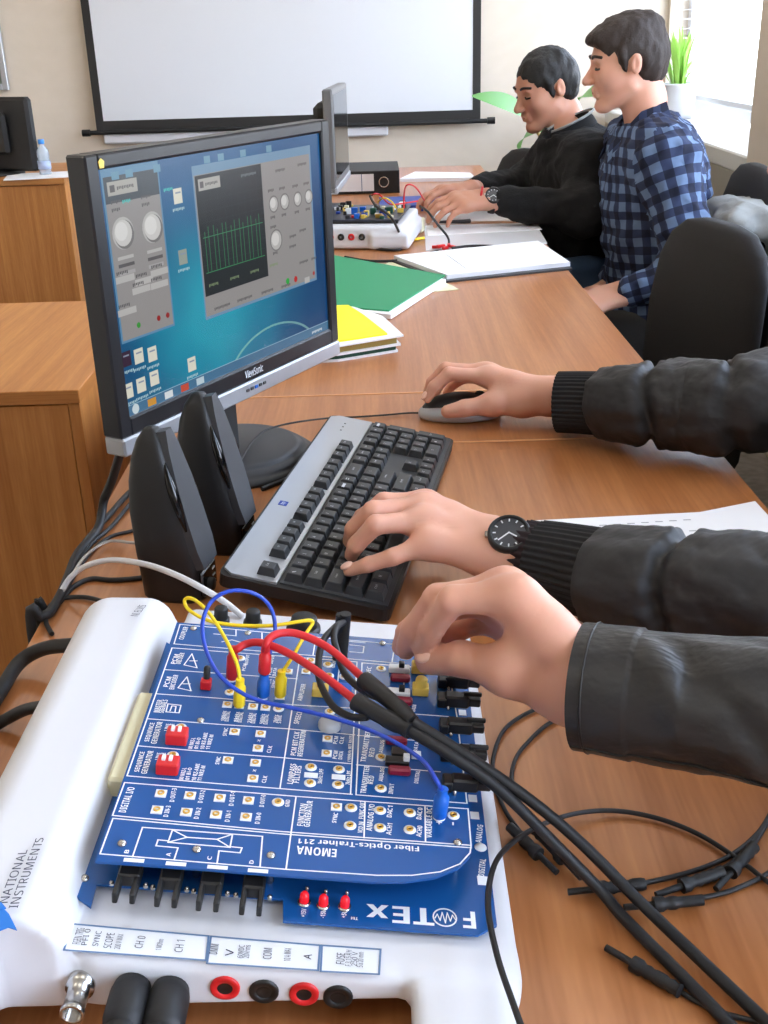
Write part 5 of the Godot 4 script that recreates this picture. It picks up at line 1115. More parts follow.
# ------------------------------------------------------------------ things further along the tables
func flat(pts: Array) -> PackedVector2Array:
	var o := PackedVector2Array()
	for p in pts: o.append(Vector2(p.x, p.z))
	return o
func sheet(called: String, label: String, m: Material, pts: Array, y0: float, y1: float, group := ""):
	single(called, prismm(flat(pts), TY + y0, TY + y1), m, label, "paper" if called.contains("paper") or called.contains("sheet") else called.get_slice("_", called.count("_")), group)
func build_far_desk():
	# second monitor, seen almost edge on
	var t := thing("computer_monitor", "dark grey monitor with silver chin seen nearly edge-on beside the second trainer", "monitor", W(-0.092, 0, -3.36), Basis(Vector3.UP, 1.50))
	part("housing", boxm(Vector3(0, 0.215, -0.012), Vector3(0.2125, 0.137, 0.014), 0.004), mat("mon_grey", C(104, 103, 102), 0.35), t)
	part("screen", boxm(Vector3(0, 0.226, 0.0022), Vector3(0.194, 0.112, 0.0006)), mats["black_gloss"], t)
	part("silver_strip", boxm(Vector3(0, 0.086, -0.01), Vector3(0.2125, 0.0095, 0.015), 0.002), mats["silver"], t)
	part("rear_shell", boxm(Vector3(0, 0.215, -0.04), Vector3(0.16, 0.10, 0.02), 0.014), mats["black_soft"], t)
	part("neck", boxm(Vector3(0, 0.07, -0.05), Vector3(0.035, 0.06, 0.012), 0.006), mats["black_soft"], t)
	part("foot", lathem([Vector2(0, 0), Vector2(0.1, 0), Vector2(0.1, 0.006), Vector2(0.08, 0.016), Vector2(0, 0.022)], Transform3D(Basis.IDENTITY, Vector3(0, 0, -0.05)), 32), mats["grey_dark"], t)
	# lever arch file lying on its side, spine to the camera
	var b := thing("lever_arch_file", "black lever arch file lying flat with white spine label", "file", W(-0.075, 0, -3.88))
	part("spine", boxm(Vector3(0, 0.036, 0.139), Vector3(0.16, 0.036, 0.003), 0.002), mats["black_soft"], b)
	part("cover", boxm(Vector3(0, 0.0015, 0), Vector3(0.16, 0.0015, 0.139)), mats["black_soft"], b); part("cover", boxm(Vector3(0, 0.0705, 0), Vector3(0.16, 0.0015, 0.139)), mats["black_soft"], b)
	part("paper_block", boxm(Vector3(0, 0.036, -0.01), Vector3(0.15, 0.03, 0.12)), mats["white_paper"], b)
	part("spine_label", boxm(Vector3(0.0, 0.036, 0.1425), Vector3(0.075, 0.027, 0.0005)), mats["white_paper"], b); part("label_line", boxm(Vector3(0.035, 0.036, 0.1432), Vector3(0.0012, 0.027, 0.0002)), mats["strip_blue"], b)
	part("finger_ring", lathem([Vector2(0.014, 0), Vector2(0.0175, 0), Vector2(0.0175, 0.002), Vector2(0.014, 0.002), Vector2(0.014, 0)], Transform3D(Basis(Vector3.RIGHT, PI / 2), Vector3(0.108, 0.036, 0.142)), 24), mats["steel"], b)
	# blue book behind the trainer
	var bk := thing("blue_book", "thick blue book lying behind the second trainer", "book", W(0.15, 0, -3.42))
	part("cover", boxm(Vector3(0, 0.0165, 0), Vector3(0.135, 0.0015, 0.1), 0.001), mats["blue_folder"], bk); part("cover", boxm(Vector3(0, 0.0015, 0), Vector3(0.135, 0.0015, 0.1), 0.001), mats["blue_folder"], bk)
	part("spine", boxm(Vector3(0, 0.009, 0.0985), Vector3(0.135, 0.006, 0.0015)), mats["blue_folder"], bk); part("pages", boxm(Vector3(0, 0.009, -0.003), Vector3(0.13, 0.0058, 0.094)), mats["white_paper"], bk)
	# second workstation with its populated board
	var w := thing("lab_workstation", "second white workstation with a crowded component board at the far table", "instrument", W(-0.04, 0, -2.87), Basis(Vector3.UP, -0.16))
	var f := Sdf.new(); f.rbox(Vector3(0, 0.03, 0), Vector3(0.135, 0.028, 0.15), 0.008, Basis.IDENTITY, 0.006); f.rbox(Vector3(0.10, 0.022, 0.02), Vector3(0.05, 0.02, 0.14), 0.01, Basis.IDENTITY, 0.01)
	part("body", blob(f, 0.006), mats["white"], w)
	for x in [-0.11, 0.11]:
		for z in [-0.12, 0.12]: part("foot", boxm(Vector3(x, 0.002, z), Vector3(0.01, 0.002, 0.01)), mats["rubber"], w)
	part("circuit_board", boxm(Vector3(-0.005, 0.066, -0.01), Vector3(0.122, 0.002, 0.125)), mat("pcb_dark", C(46, 48, 62), 0.4), w)
	part("edge_connector", boxm(Vector3(-0.005, 0.061, 0.108), Vector3(0.12, 0.006, 0.006)), mats["black"], w)
	rng.seed = 21
	var cols := ["blue_plug", "yellow_trim", "black", "red_plug", "print", "green_dark", "gold", "blue_folder", "grey_dark", "cream"]
	for i in 70:
		var hh := rng.randf_range(0.003, 0.016); var p := Vector3(rng.randf_range(-0.118, 0.108), 0.068 + hh * 0.5, rng.randf_range(-0.125, 0.105))
		part("component", boxm(p, Vector3(rng.randf_range(0.003, 0.009), hh * 0.5, rng.randf_range(0.003, 0.007)), 0.0008), mats[cols[rng.randi() % cols.size()]], w)
	for i in 6: part("banana_socket", lathem([Vector2(0.0085, 0), Vector2(0.008, 0.004), Vector2(0.004, 0.004), Vector2(0.003, 0.001), Vector2(0, 0.001)], Transform3D(Basis(Vector3.RIGHT, PI / 2), Vector3(-0.105 + i * 0.026 + (0.006 if i > 1 else 0.0), 0.032, 0.149)), 16), mats["black"] if i in [0, 1, 3, 5] else mats["red_plug"], w)
	# cream terminal block in front of the board
	var tbk := thing("terminal_block", "small cream terminal block beside the second trainer", "terminal block", P(417, 232), Basis(Vector3.UP, -0.2))
	part("body", boxm(Vector3(0, 0.018, 0), Vector3(0.018, 0.018, 0.022), 0.003), mats["cream"], tbk)
	for k in 2: part("socket", lathem([Vector2(0.006, 0), Vector2(0.0055, 0.002), Vector2(0, 0.002)], Transform3D(Basis(Vector3.RIGHT, PI / 2), Vector3(0.002, 0.010 + k * 0.016, 0.0215)), 12), mats["gold"], tbk)
	# patch leads round the second trainer
	var lead := func(label: String, m: Material, r: float, l: Array):
		var pts := []
		for q in l: pts.append(P(q[0], q[1], q[2]))
		single("patch_lead", tubem(path(pts, 6), r, 7), m, label, "cable")
	lead.call("black lead dropping from the second trainer to the table", mats["rubber"], 0.0032, [[370, 196, .11], [376, 206, .10], [390, 216, .09], [398, 230, .05], [402, 243, .01], [398, 250, .004], [370, 248, .004], [335, 242, .004]])
	lead.call("black lead hanging from the hand to the red clips", mats["rubber"], 0.003, [[420, 206, .085], [428, 212, .08], [438, 225, .05], [447, 236, .025], [449, 243, .01], [447, 248, .006]])
	lead.call("black cord lying between the folder and red clips", mats["rubber"], 0.0032, [[345, 257, .004], [370, 261, .004], [400, 260, .004], [425, 254, .004], [438, 251, .004]])
	lead.call("black cord running from the clips over the document", mats["rubber"], 0.0032, [[452, 248, .008], [470, 246, .008], [490, 246, .008], [500, 248, .008], [503, 252, .006]])
	lead.call("red lead arching over the blue book to the hand", mats["red_lead"], 0.002, [[404, 208, .09], [404, 196, .12], [406, 186, .15], [412, 185, .15], [418, 190, .13], [424, 200, .1]])
	lead.call("short red lead lying across the component board", mats["red_lead"], 0.002, [[370, 197, .10], [374, 194, .115], [380, 195, .11], [390, 204, .095], [405, 203, .09], [418, 201, .09]])
	lead.call("yellow lead lying across the component board", mats["yellow_plug"], 0.002, [[378, 202, .09], [384, 198, .11], [392, 202, .1], [396, 208, .09]])
	lead.call("yellow strap lying in front of the second workstation", mats["yellow_plug"], 0.004, [[392, 242, .006], [400, 243, .006], [412, 240, .006], [424, 238, .006]])
	var cl := thing("crocodile_clips", "red crocodile clips lying on the open document", "clips", P(445, 249, 0.004))
	for k in 5: part("clip", boxm(Vector3(-0.02 + k * 0.010, 0.004 + 0.003 * (k % 2), (k % 3) * 0.008 - 0.01), Vector3(0.011, 0.0035, 0.004), 0.0012, Basis(Vector3.UP, 0.5 * k)), mats["red_plug"], cl)
	# pen between hand and paper
	single("pen", tubem(PackedVector3Array([P(438, 222, .008), P(465, 221.5, .008), P(470, 221, .008)]), func(tt, _a): return 0.0035 if tt < 0.8 else 0.006, 8), mats["grey_dark"], "dark pen lying under the hand at the second trainer", "pen")
	# papers and folders
	sheet("paper_stack", "white paper stack near the far end of the tables", mats["white_paper"], [P(400, 182), P(476, 181), P(470, 176), P(415, 175)], 0.0, 0.012)
	sheet("paper_sheet", "white sheet under the forearm at the second trainer", mats["white_paper"], [P(432, 222), P(535, 221), P(520, 206), P(440, 205)], 0.0, 0.002)
	sheet("plastic_sheet", "document in a clear plastic pocket next to the open binder", mat("pocket", C(238, 238, 240), 0.15), [P(426, 251), P(547, 244), P(536, 225), P(424, 227)], 0.0, 0.003)
	sheet("paper_sheet", "printed page lying on top of the plastic pocket", mats["white_paper"], [P(428, 237), P(542, 231), P(536, 224), P(426, 227)], 0.0031, 0.004)
	var bd := thing("open_binder", "white open document binder with grey back lying at the table edge", "binder", P(480, 265))
	part("cover", prismm(flat([P(446, 283), P(572, 270), P(540, 247), P(392, 262)]), TY, TY + 0.004), mats["grey_dark"], bd, true)
	part("pages", prismm(flat([P(447, 281), P(570, 268), P(538, 246), P(394, 261)]), TY + 0.004, TY + 0.013), mats["white_paper"], bd, true)
	part("top_page", prismm(flat([P(470, 271, .014), P(560, 263, .014), P(536, 247, .014), P(446, 254, .014)]), TY + 0.0132, TY + 0.014), mats["white_paper"], bd, true)
	sheet("paper_sheet", "cream sheet peeking out between green folder and binder", mats["cream"], [P(396, 295), P(459, 290), P(452, 286), P(390, 262), P(380, 268)], 0.0, 0.0015)
	var gf := thing("green_folder", "green cardboard folder with papers lying behind the monitor", "folder", P(390, 285))
	part("papers", prismm(flat([P(446, 284), P(391, 320), W(-0.16, 0, -2.12), W(-0.22, 0, -2.72)]), TY + 0.0016, TY + 0.010), mats["white_paper"], gf, true)
	part("cover", prismm(flat([P(445, 281), P(389, 317), W(-0.165, 0, -2.11), W(-0.225, 0, -2.73)]), TY + 0.0101, TY + 0.013), mats["green_folder"], gf, true)
	var ys := [["white papers at the bottom of the folder stack", "white_paper", 0.0, 0.004, 0], ["dark green folder low in the stack under the yellow one", "green_dark", 0.0042, 0.011, 2], ["white papers between dark green and olive folders", "white_paper", 0.0112, 0.015, -3], ["olive folder directly below the yellow folder", "olive", 0.0152, 0.026, 1], ["white papers sticking out under the yellow folder", "white_paper", 0.0262, 0.029, -6], ["bright yellow folder on top of the stack behind the monitor", "yellow_folder", 0.0292, 0.032, 10]]
	for q in ys:
		var k: float = q[4]; var h0: float = q[2]
		sheet("paper_stack" if q[1] == "white_paper" else "card_folder", q[0], mats[q[1]], [P(398 - k, 352), P(376 - k * 1.2, 332), P(352 - k * 0.3, 322), W(-0.2, 0, -2.0), W(-0.18, 0, -1.72), P(338, 362 - k * 0.2)], q[2], q[3])
	sheet("paper_sheet", "printed white sheet lying under the padded sleeve", mats["white_paper"], [P(520, 522), P(700, 513), P(755, 502), P(790, 540), P(560, 580)], 0.0, 0.0012)
	var pl := S(false)
	for i in 9:
		for j in 3: var p := P(575 + i * 14 + j * 6, 527 - i * 0.9 + j * 11, 0.0013); box(pl, p, Vector3(0.004, 0.00005, 0.0009))
	single("printed_lines", pl, mat("ink", C(150, 152, 158), 0.6), "faint grey printed lines on the sheet under the padded sleeve", "print").set_meta("kind", "stuff")
# ------------------------------------------------------------------ chairs
func chair(label: String, at: Vector3, yaw: float, h_mid: float):
	var t := thing("office_chair", label, "chair", Vector3(at.x, 0, at.z), Basis(Vector3.UP, yaw))     # local +z: where a sitter faces
	var b := S(); var m := TY + h_mid
	loft(b, [[Vector3(0, m - 0.25, 0), 0.10, 0.018], [Vector3(0, m - 0.235, 0.0), 0.155, 0.03], [Vector3(0, m - 0.19, 0.004), 0.188, 0.036], [Vector3(0, m - 0.08, 0.008), 0.208, 0.038], [Vector3(0, m + 0.06, 0.0), 0.212, 0.036], [Vector3(0, m + 0.16, -0.012), 0.20, 0.034], [Vector3(0, m + 0.21, -0.02), 0.172, 0.032], [Vector3(0, m + 0.24, -0.026), 0.125, 0.026], [Vector3(0, m + 0.25, -0.028), 0.07, 0.014]], 40, 2.6)
	part("backrest", b, mats["chair_cloth"], t)
	var sh := S(); loft(sh, [[Vector3(0, m - 0.22, -0.032), 0.13, 0.008], [Vector3(0, m - 0.1, -0.034), 0.19, 0.014], [Vector3(0, m + 0.08, -0.04), 0.195, 0.014], [Vector3(0, m + 0.19, -0.052), 0.16, 0.01]], 32, 2.6); part("back_shell", sh, mats["chair_plastic"], t)
	part("back_bracket", tubem(path([Vector3(0, m - 0.1, -0.05), Vector3(0, m - 0.27, -0.05), Vector3(0, 0.41, -0.02), Vector3(0, 0.395, 0.16)], 6), 0.018, 10), mats["chair_plastic"], t)
	var st := S(); loft(st, [[Vector3(0, 0.405, 0.25), 0.19, 0.18], [Vector3(0, 0.42, 0.25), 0.225, 0.215], [Vector3(0, 0.455, 0.25), 0.232, 0.222], [Vector3(0, 0.47, 0.25), 0.21, 0.20], [Vector3(0, 0.474, 0.25), 0.14, 0.13]], 36, 4.0); part("seat", st, mats["chair_cloth"], t)
	part("column", lathem([Vector2(0.028, 0.09), Vector2(0.028, 0.26), Vector2(0.018, 0.262), Vector2(0.018, 0.40)], Transform3D(Basis.IDENTITY, Vector3(0, 0, 0.25)), 16), mats["chair_plastic"], t)
	for k in 5:
		var a := TAU * k / 5.0; var d := Vector3(cos(a), 0, sin(a)); var c := Vector3(0, 0, 0.25)
		var leg := part("leg", tubem(PackedVector3Array([c + Vector3(0, 0.11, 0), c + d * 0.15 + Vector3(0, 0.095, 0), c + d * 0.28 + Vector3(0, 0.07, 0)]), func(tt, _a): return 0.024 - 0.01 * tt, 8), mats["chair_plastic"], t)
		part("castor", lathem([Vector2(0, -0.018), Vector2(0.026, -0.018), Vector2(0.027, 0.018), Vector2(0, 0.018)], Transform3D(Basis(d, Vector3(-d.z, 0, d.x), Vector3.UP), c + d * 0.28 + Vector3(0, 0.0275, 0)), 14), mats["rubber"], leg)
	return t
func build_chairs():
	chair("empty black office chair pushed in at the table's long side", W(0.66, 0, -2.2), -PI / 2 + 0.22, -0.125)
	chair("black office chair behind the man in the tartan shirt", W(0.93, 0, -2.82), -PI / 2 - 0.05, -0.09)
	chair("black office chair at the far end beside the plant", W(0.54, 0, -3.98), -PI / 2 + 0.5, -0.15)
	# grey garment hung over the second chair's back
	var f := Sdf.new(); var c := W(0.875, 0.055, -2.68)
	f.rbox(c, Vector3(0.05, 0.045, 0.11), 0.04, Basis(Vector3(0, 0, 1), 0.15), 0.03); f.rbox(c + Vector3(-0.045, -0.10, 0), Vector3(0.022, 0.12, 0.10), 0.02, Basis.IDENTITY, 0.05); f.rbox(c + Vector3(0.075, -0.14, 0.01), Vector3(0.024, 0.16, 0.11), 0.02, Basis.IDENTITY, 0.05)
	var n := noise(91, 14.0, 2)
	single("grey_jacket", blob(f, 0.011, func(p): return n.get_noise_3dv(p) * 0.016), mats["grey_cloth"], "light grey garment hung over the chair behind the tartan shirt", "jacket")
# ------------------------------------------------------------------ plants and the rest of the background
func leaf(st: SurfaceTool, base: Vector3, tip: Vector3, wid: float, nrm: Vector3, sag: float):
	var n := 12; var d := tip - base; var side := d.cross(nrm).normalized(); var up := side.cross(d).normalized(); var prev := []
	st.set_smooth_group(0)
	for i in n + 1:
		var t := float(i) / n; var c := base + d * t + up * sag * 4.0 * t * (1.0 - t); var w := wid * pow(sin(PI * clampf(t * 0.94 + 0.04, 0, 1)), 0.8)
		var row := [c - side * w + up * w * 0.25, c, c + side * w + up * w * 0.25]
		if i > 0:
			for k in 2: quad(st, prev[k], prev[k + 1], row[k + 1], row[k], c - up * 0.05)
		prev = row
func build_background():
	# large leafed plant standing on the floor behind the seated men
	var t := thing("potted_plant", "tall potted plant with broad green leaves behind the man in black", "plant", Vector3(0.86, 0, -4.75))
	part("pot", lathem([Vector2(0, 0), Vector2(0.12, 0), Vector2(0.15, 0.28), Vector2(0.16, 0.29), Vector2(0.15, 0.30), Vector2(0.13, 0.27), Vector2(0, 0.27)], Transform3D.IDENTITY, 28), mat("clay", C(150, 92, 66), 0.8), t)
	part("soil", lathem([Vector2(0.135, 0.268), Vector2(0, 0.275)], Transform3D.IDENTITY, 20), mats["soil"], t)
	var z := -4.7
	var lv := [[PZ(530, 118, z), PZ(472, 96, z + 0.15), 0.038, 0.03], [PZ(576, 104, z), PZ(598, 96, z + 0.2), 0.06, 0.02], [PZ(545, 130, z - 0.1), PZ(520, 150, z - 0.35), 0.04, 0.03]]
	for l in lv:
		var s := S(); leaf(s, l[0], l[1], l[2], Vector3(0, 0.55, 0.83), l[3]); part("leaf", s, mats["leaf"], t, true)
		part("stalk", tubem(path([Vector3(0.86, 0.3, -4.75), (l[0] as Vector3).lerp(Vector3(0.86, 0.4, -4.75), 0.55) + Vector3(0, 0.05, 0), l[0]], 6), 0.008, 7), mats["stalk"], t, true)
	# spider plant in a white pot on the sill
	var base := PX(684, 112, 1.39); base.y = TY + 0.0905; base.z = -5.28
	var p := thing("spider_plant", "bright green spider plant in a white pot on the window sill", "plant", base)
	part("pot", lathem([Vector2(0, 0), Vector2(0.066, 0), Vector2(0.074, 0.02), Vector2(0.08, 0.14), Vector2(0.083, 0.145), Vector2(0.078, 0.15), Vector2(0.072, 0.13), Vector2(0, 0.13)], Transform3D.IDENTITY, 28), mats["white"], p)
	part("soil", lathem([Vector2(0.073, 0.131), Vector2(0, 0.136)], Transform3D.IDENTITY, 16), mats["soil"], p)
	rng.seed = 5
	for i in 54:
		var a := rng.randf() * TAU; var out := rng.randf_range(0.03, 0.13 if cos(a) > 0.3 else 0.2); var hh := rng.randf_range(0.06, 0.25)
		var b0 := Vector3(cos(a) * 0.03, 0.13, sin(a) * 0.03); var tip := Vector3(cos(a) * out, 0.14 + hh, sin(a) * out)
		var s := S(); leaf(s, b0, tip, rng.randf_range(0.006, 0.01), Vector3(-sin(a) * 0.2 - cos(a), 0.9, cos(a) * 0.2 - sin(a)).normalized(), 0.02); part("leaf", s, mats["leaf_light"], p)
	# low side table with a printer beside the teacher's desk
	var q := P(72, 215, -0.08)
	var sd := thing("side_table", "low grey side table beside the teacher's desk", "table", Vector3(-1.02, 0, -5.35))
	part("top", boxm(Vector3(0, 0.61, 0), Vector3(0.22, 0.012, 0.25), 0.002), mats["sill_face"], sd)
	for sx in [-1, 1]:
		for sz in [-1, 1]: part("leg", boxm(Vector3(sx * 0.2, 0.3, sz * 0.23), Vector3(0.014, 0.3, 0.014), 0.002), mats["grey_dark"], sd)
	var pr := thing("printer", "pale printer with dark tray on the low side table", "printer", Vector3(-1.02, 0.6225, -5.35))
	part("body", boxm(Vector3(0, 0.05, 0), Vector3(0.19, 0.05, 0.18), 0.012), mats["cream"], pr); part("lid", boxm(Vector3(0, 0.115, 0), Vector3(0.185, 0.014, 0.175), 0.006), mats["strip_blue"], pr); part("tray", boxm(Vector3(0.0, 0.103, 0.13), Vector3(0.18, 0.006, 0.07), 0.002), mats["black"], pr)

# ------------------------------------------------------------------ people
func merged(ms: Array) -> ArrayMesh:
	var st := S()
	for m in ms: st.append_from(m, 0, Transform3D.IDENTITY)
	return st.commit()
# hand from explicit joints. fg: four fingers of four joints, th: thumb of four joints
func hand_field(wr: Vector3, el: Vector3, fg: Array, th: Array, sc := 1.0) -> Sdf:
	var f := Sdf.new(); f.kl = 0.011 * sc
	var lat: Vector3 = (fg[0][0] - fg[3][0]).normalized()
	var arm := (el - wr).normalized()
	for s in [-1, 1]: f.cap(wr + lat * s * 0.0125 * sc + arm * 0.008, wr + lat * s * 0.012 * sc + arm * 0.075, 0.0195 * sc, 0.0235 * sc, 0.014)
	for i in 4:
		var rr: float = [0.0128, 0.0132, 0.0125, 0.0115][i] * sc
		f.cap(wr + lat * (0.016 - i * 0.0105) * sc, fg[i][0], 0.0185 * sc, rr, 0.014)
		if i < 3: f.cap(fg[i][0].lerp(wr, 0.08), fg[i + 1][0].lerp(wr, 0.08), 0.0118 * sc, 0.0115 * sc, 0.01)
	f.cap(wr + lat * 0.010 * sc, th[0], 0.018 * sc, 0.0185 * sc, 0.016); f.cap(th[0], th[1], 0.0185 * sc, 0.0135 * sc, 0.014); f.cap(th[1], fg[0][0].lerp(wr, 0.35), 0.011 * sc, 0.012 * sc, 0.016)
	for i in 4:
		var q: float = [1.0, 1.02, 0.97, 0.86][i] * sc
		for j in 3: f.cap(fg[i][j], fg[i][j + 1], [0.0108, 0.0094, 0.0084][j] * q, [0.0094, 0.0084, 0.0070][j] * q, 0.003, i + 1)
	for j in range(1, 3): f.cap(th[j], th[j + 1], [0, 0.0132, 0.0115][j] * sc, [0, 0.0115, 0.0092][j] * sc, 0.004, 5)
	return f
# relaxed hand: wrist, direction, back-of-hand normal, side (+1 right, -1 left), curl
func hand_pose(wr: Vector3, d: Vector3, n: Vector3, side: float, curl: float) -> Array:
	d = d.normalized(); n = (n - d * n.dot(d)).normalized(); var l := n.cross(d) * side
	var fg := []
	for i in 4:
		var m: Vector3 = wr + d * [0.090, 0.094, 0.088, 0.078][i] + l * [0.030, 0.010, -0.011, -0.030][i]
		var dir: Vector3 = (d + l * [0.10, 0.02, -0.06, -0.14][i]).normalized(); var a := 0.15 + curl * 0.3; var p := m; var js := [m]
		for k in 3:
			p += (dir * cos(a) - n * sin(a)) * [[0.044, 0.026, 0.021], [0.048, 0.029, 0.022], [0.045, 0.027, 0.022], [0.035, 0.02, 0.019]][i][k]; js.append(p); a += curl
		fg.append(js)
	var c := wr + d * 0.024 + l * 0.022 - n * 0.008; var t1 := c + (d * 0.6 + l * 0.75 - n * 0.2).normalized() * 0.04; var t2 := t1 + (d * 0.88 + l * 0.35 - n * 0.25).normalized() * 0.032
	return [fg, [c, t1, t2, t2 + (d * 0.95 + l * 0.05 - n * 0.35).normalized() * 0.025]]
func nail(parent: Node, a: Vector3, b: Vector3, up: Vector3, r: float, sc := 1.0):
	var d := (b - a).normalized(); up = (up - d * up.dot(d)).normalized(); var f := Sdf.new()
	f.ell(b - d * 0.001 + up * r * 0.84, Vector3(0.0055, 0.0022, 0.0068) * sc, Basis(up.cross(d) * -1.0, up, d), 0.001)
	part("nail", blob(f, 0.0012), mats["nail"], parent, true)
func head_field(hx: Transform3D, neck: Vector3) -> Sdf:
	# local: x forward, y up, z to the sitter's right
	var f := Sdf.new(); var m := hx.basis; var at := func(x, y, z): return hx * Vector3(x, y, z)
	f.ell(at.call(-0.010, 0.027, 0), Vector3(0.094, 0.080, 0.074), m, 0.02)
	f.ell(at.call(0.026, -0.030, 0), Vector3(0.062, 0.076, 0.057), m, 0.03)
	f.cap(at.call(-0.002, -0.058, 0.046), at.call(0.060, -0.095, 0.016), 0.015, 0.014, 0.018); f.cap(at.call(-0.002, -0.058, -0.046), at.call(0.060, -0.095, -0.016), 0.015, 0.014, 0.018)
	f.ell(at.call(0.073, -0.096, 0), Vector3(0.018, 0.016, 0.021), m, 0.02)
	f.cap(at.call(0.074, 0.020, -0.032), at.call(0.074, 0.020, 0.032), 0.011, 0.011, 0.012)
	f.cap(at.call(0.080, 0.008, 0), at.call(0.108, -0.028, 0), 0.0075, 0.0105, 0.008)
	for s in [-1, 1]:
		f.ell(at.call(0.098, -0.032, s * 0.010), Vector3(0.010, 0.008, 0.008), m, 0.005)
		f.ell(at.call(0.050, -0.022, s * 0.040), Vector3(0.028, 0.026, 0.018), m, 0.02)
		f.ell(at.call(0.073, 0.000, s * 0.031), Vector3(0.0115, 0.010, 0.013), m, 0.004)
		f.ell(at.call(-0.012, -0.002, s * 0.076), Vector3(0.015, 0.027, 0.008), m * Basis(Vector3(0, 0, 1), 0.15), 0.006)
	f.cap(at.call(0.0855, -0.053, -0.014), at.call(0.0855, -0.053, 0.014), 0.008, 0.008, 0.005); f.cap(at.call(0.084, -0.066, -0.012), at.call(0.084, -0.066, 0.012), 0.008, 0.008, 0.005)
	f.cap(at.call(-0.034, -0.050, 0), at.call(-0.040, -0.100, 0), 0.050, 0.051, 0.016); f.cap(at.call(-0.040, -0.100, 0), neck, 0.051, 0.058, 0.02)
	for s in [-1, 1]:
		f.ell(at.call(0.090, 0.004, s * 0.033), Vector3(0.014, 0.009, 0.014), m, 0.008, 0, true)
		f.ell(at.call(-0.008, 0.000, s * 0.087), Vector3(0.008, 0.017, 0.0075), m, 0.003, 0, true)
	f.cap(at.call(0.0995, -0.0600, -0.016), at.call(0.0995, -0.0600, 0.016), 0.004, 0.004, 0.004, 0, true)
	return f
func hair_mesh(hx: Transform3D, quiff: float, wob: float, sd: int, cell := 0.0046) -> ArrayMesh:
	var f := Sdf.new(); var m := hx.basis; var at := func(x, y, z): return hx * Vector3(x, y, z)
	f.ell(at.call(-0.014, 0.033, 0), Vector3(0.0975, 0.083, 0.078), m, 0.02)
	f.ell(at.call(-0.052, -0.004, 0), Vector3(0.056, 0.070, 0.068), m, 0.03)
	if quiff > 0.0:
		f.ell(at.call(0.050, 0.073, 0), Vector3(0.054, 0.024 + quiff, 0.056), m * Basis(Vector3(0, 0, 1), -0.25), 0.03); f.ell(at.call(-0.03, 0.085, 0), Vector3(0.07, 0.028 + quiff, 0.058), m, 0.03)
	for s in [-1, 1]: f.cap(at.call(0.020, 0.03, s * 0.068), at.call(0.012, -0.022, s * 0.068), 0.012, 0.006, 0.01)
	f.ell(at.call(0.108, -0.030, 0), Vector3(0.066, 0.094, 0.11), m, 0.012, 0, true)
	f.ell(at.call(0.028, -0.085, 0), Vector3(0.072, 0.075, 0.12), m, 0.012, 0, true)
	for s in [-1, 1]: f.ell(at.call(-0.010, -0.016, s * 0.086), Vector3(0.025, 0.036, 0.026), m, 0.008, 0, true)
	var n := noise(sd, 34.0, 3)
	return blob(f, cell, func(p): return n.get_noise_3dv(p * Vector3(1.0, 0.5, 1.0)) * wob)
func face_details(t: Node, hx: Transform3D, hair: Material):
	for s in [-1, 1]:
		var b := S(); tube(b, path([hx * Vector3(0.0875, 0.026, s * 0.014), hx * Vector3(0.0865, 0.031, s * 0.030), hx * Vector3(0.070, 0.026, s * 0.050)], 4), 0.0034, 8); part("eyebrow", b, hair, t, true)
		var e := S(); tube(e, path([hx * Vector3(0.0815, 0.001, s * 0.020), hx * Vector3(0.0845, -0.0015, s * 0.031), hx * Vector3(0.075, -0.001, s * 0.043)], 4), 0.0025, 8); part("eye", e, mats["eye"], t, true)
	var l := S(); tube(l, path([hx * Vector3(0.081, -0.0605, -0.019), hx * Vector3(0.0915, -0.0595, 0), hx * Vector3(0.081, -0.0605, 0.019)], 5), 0.0034, 8); part("lips", l, mats["lip"], t, true)
func whole(head: Sdf, jl: Array, jr: Array, hands: Array, cell: float) -> ArrayMesh:
	# head, neck, shoulders, arms and hands as one surface; jl, jr: shoulder, elbow, wrist
	var f := head; f.kl = 0.011
	for q in [jl, jr]:
		f.cap(q[0], q[1], 0.022, 0.022, 0.02); f.cap(q[1], q[2], 0.022, 0.024, 0.02)
	f.cap(jl[0], jr[0], 0.024, 0.024, 0.02)
	var s := 0
	for h in hands: f.join(h, s); s += 10
	return blob(f, cell)
func head_frame(o: Vector3, fwd: Vector3, up: Vector3, sc := 1.0) -> Transform3D:
	var x := fwd.normalized(); var y := (up - x * up.dot(x)).normalized(); return Transform3D(Basis(x * sc, y * sc, x.cross(y) * sc), o)
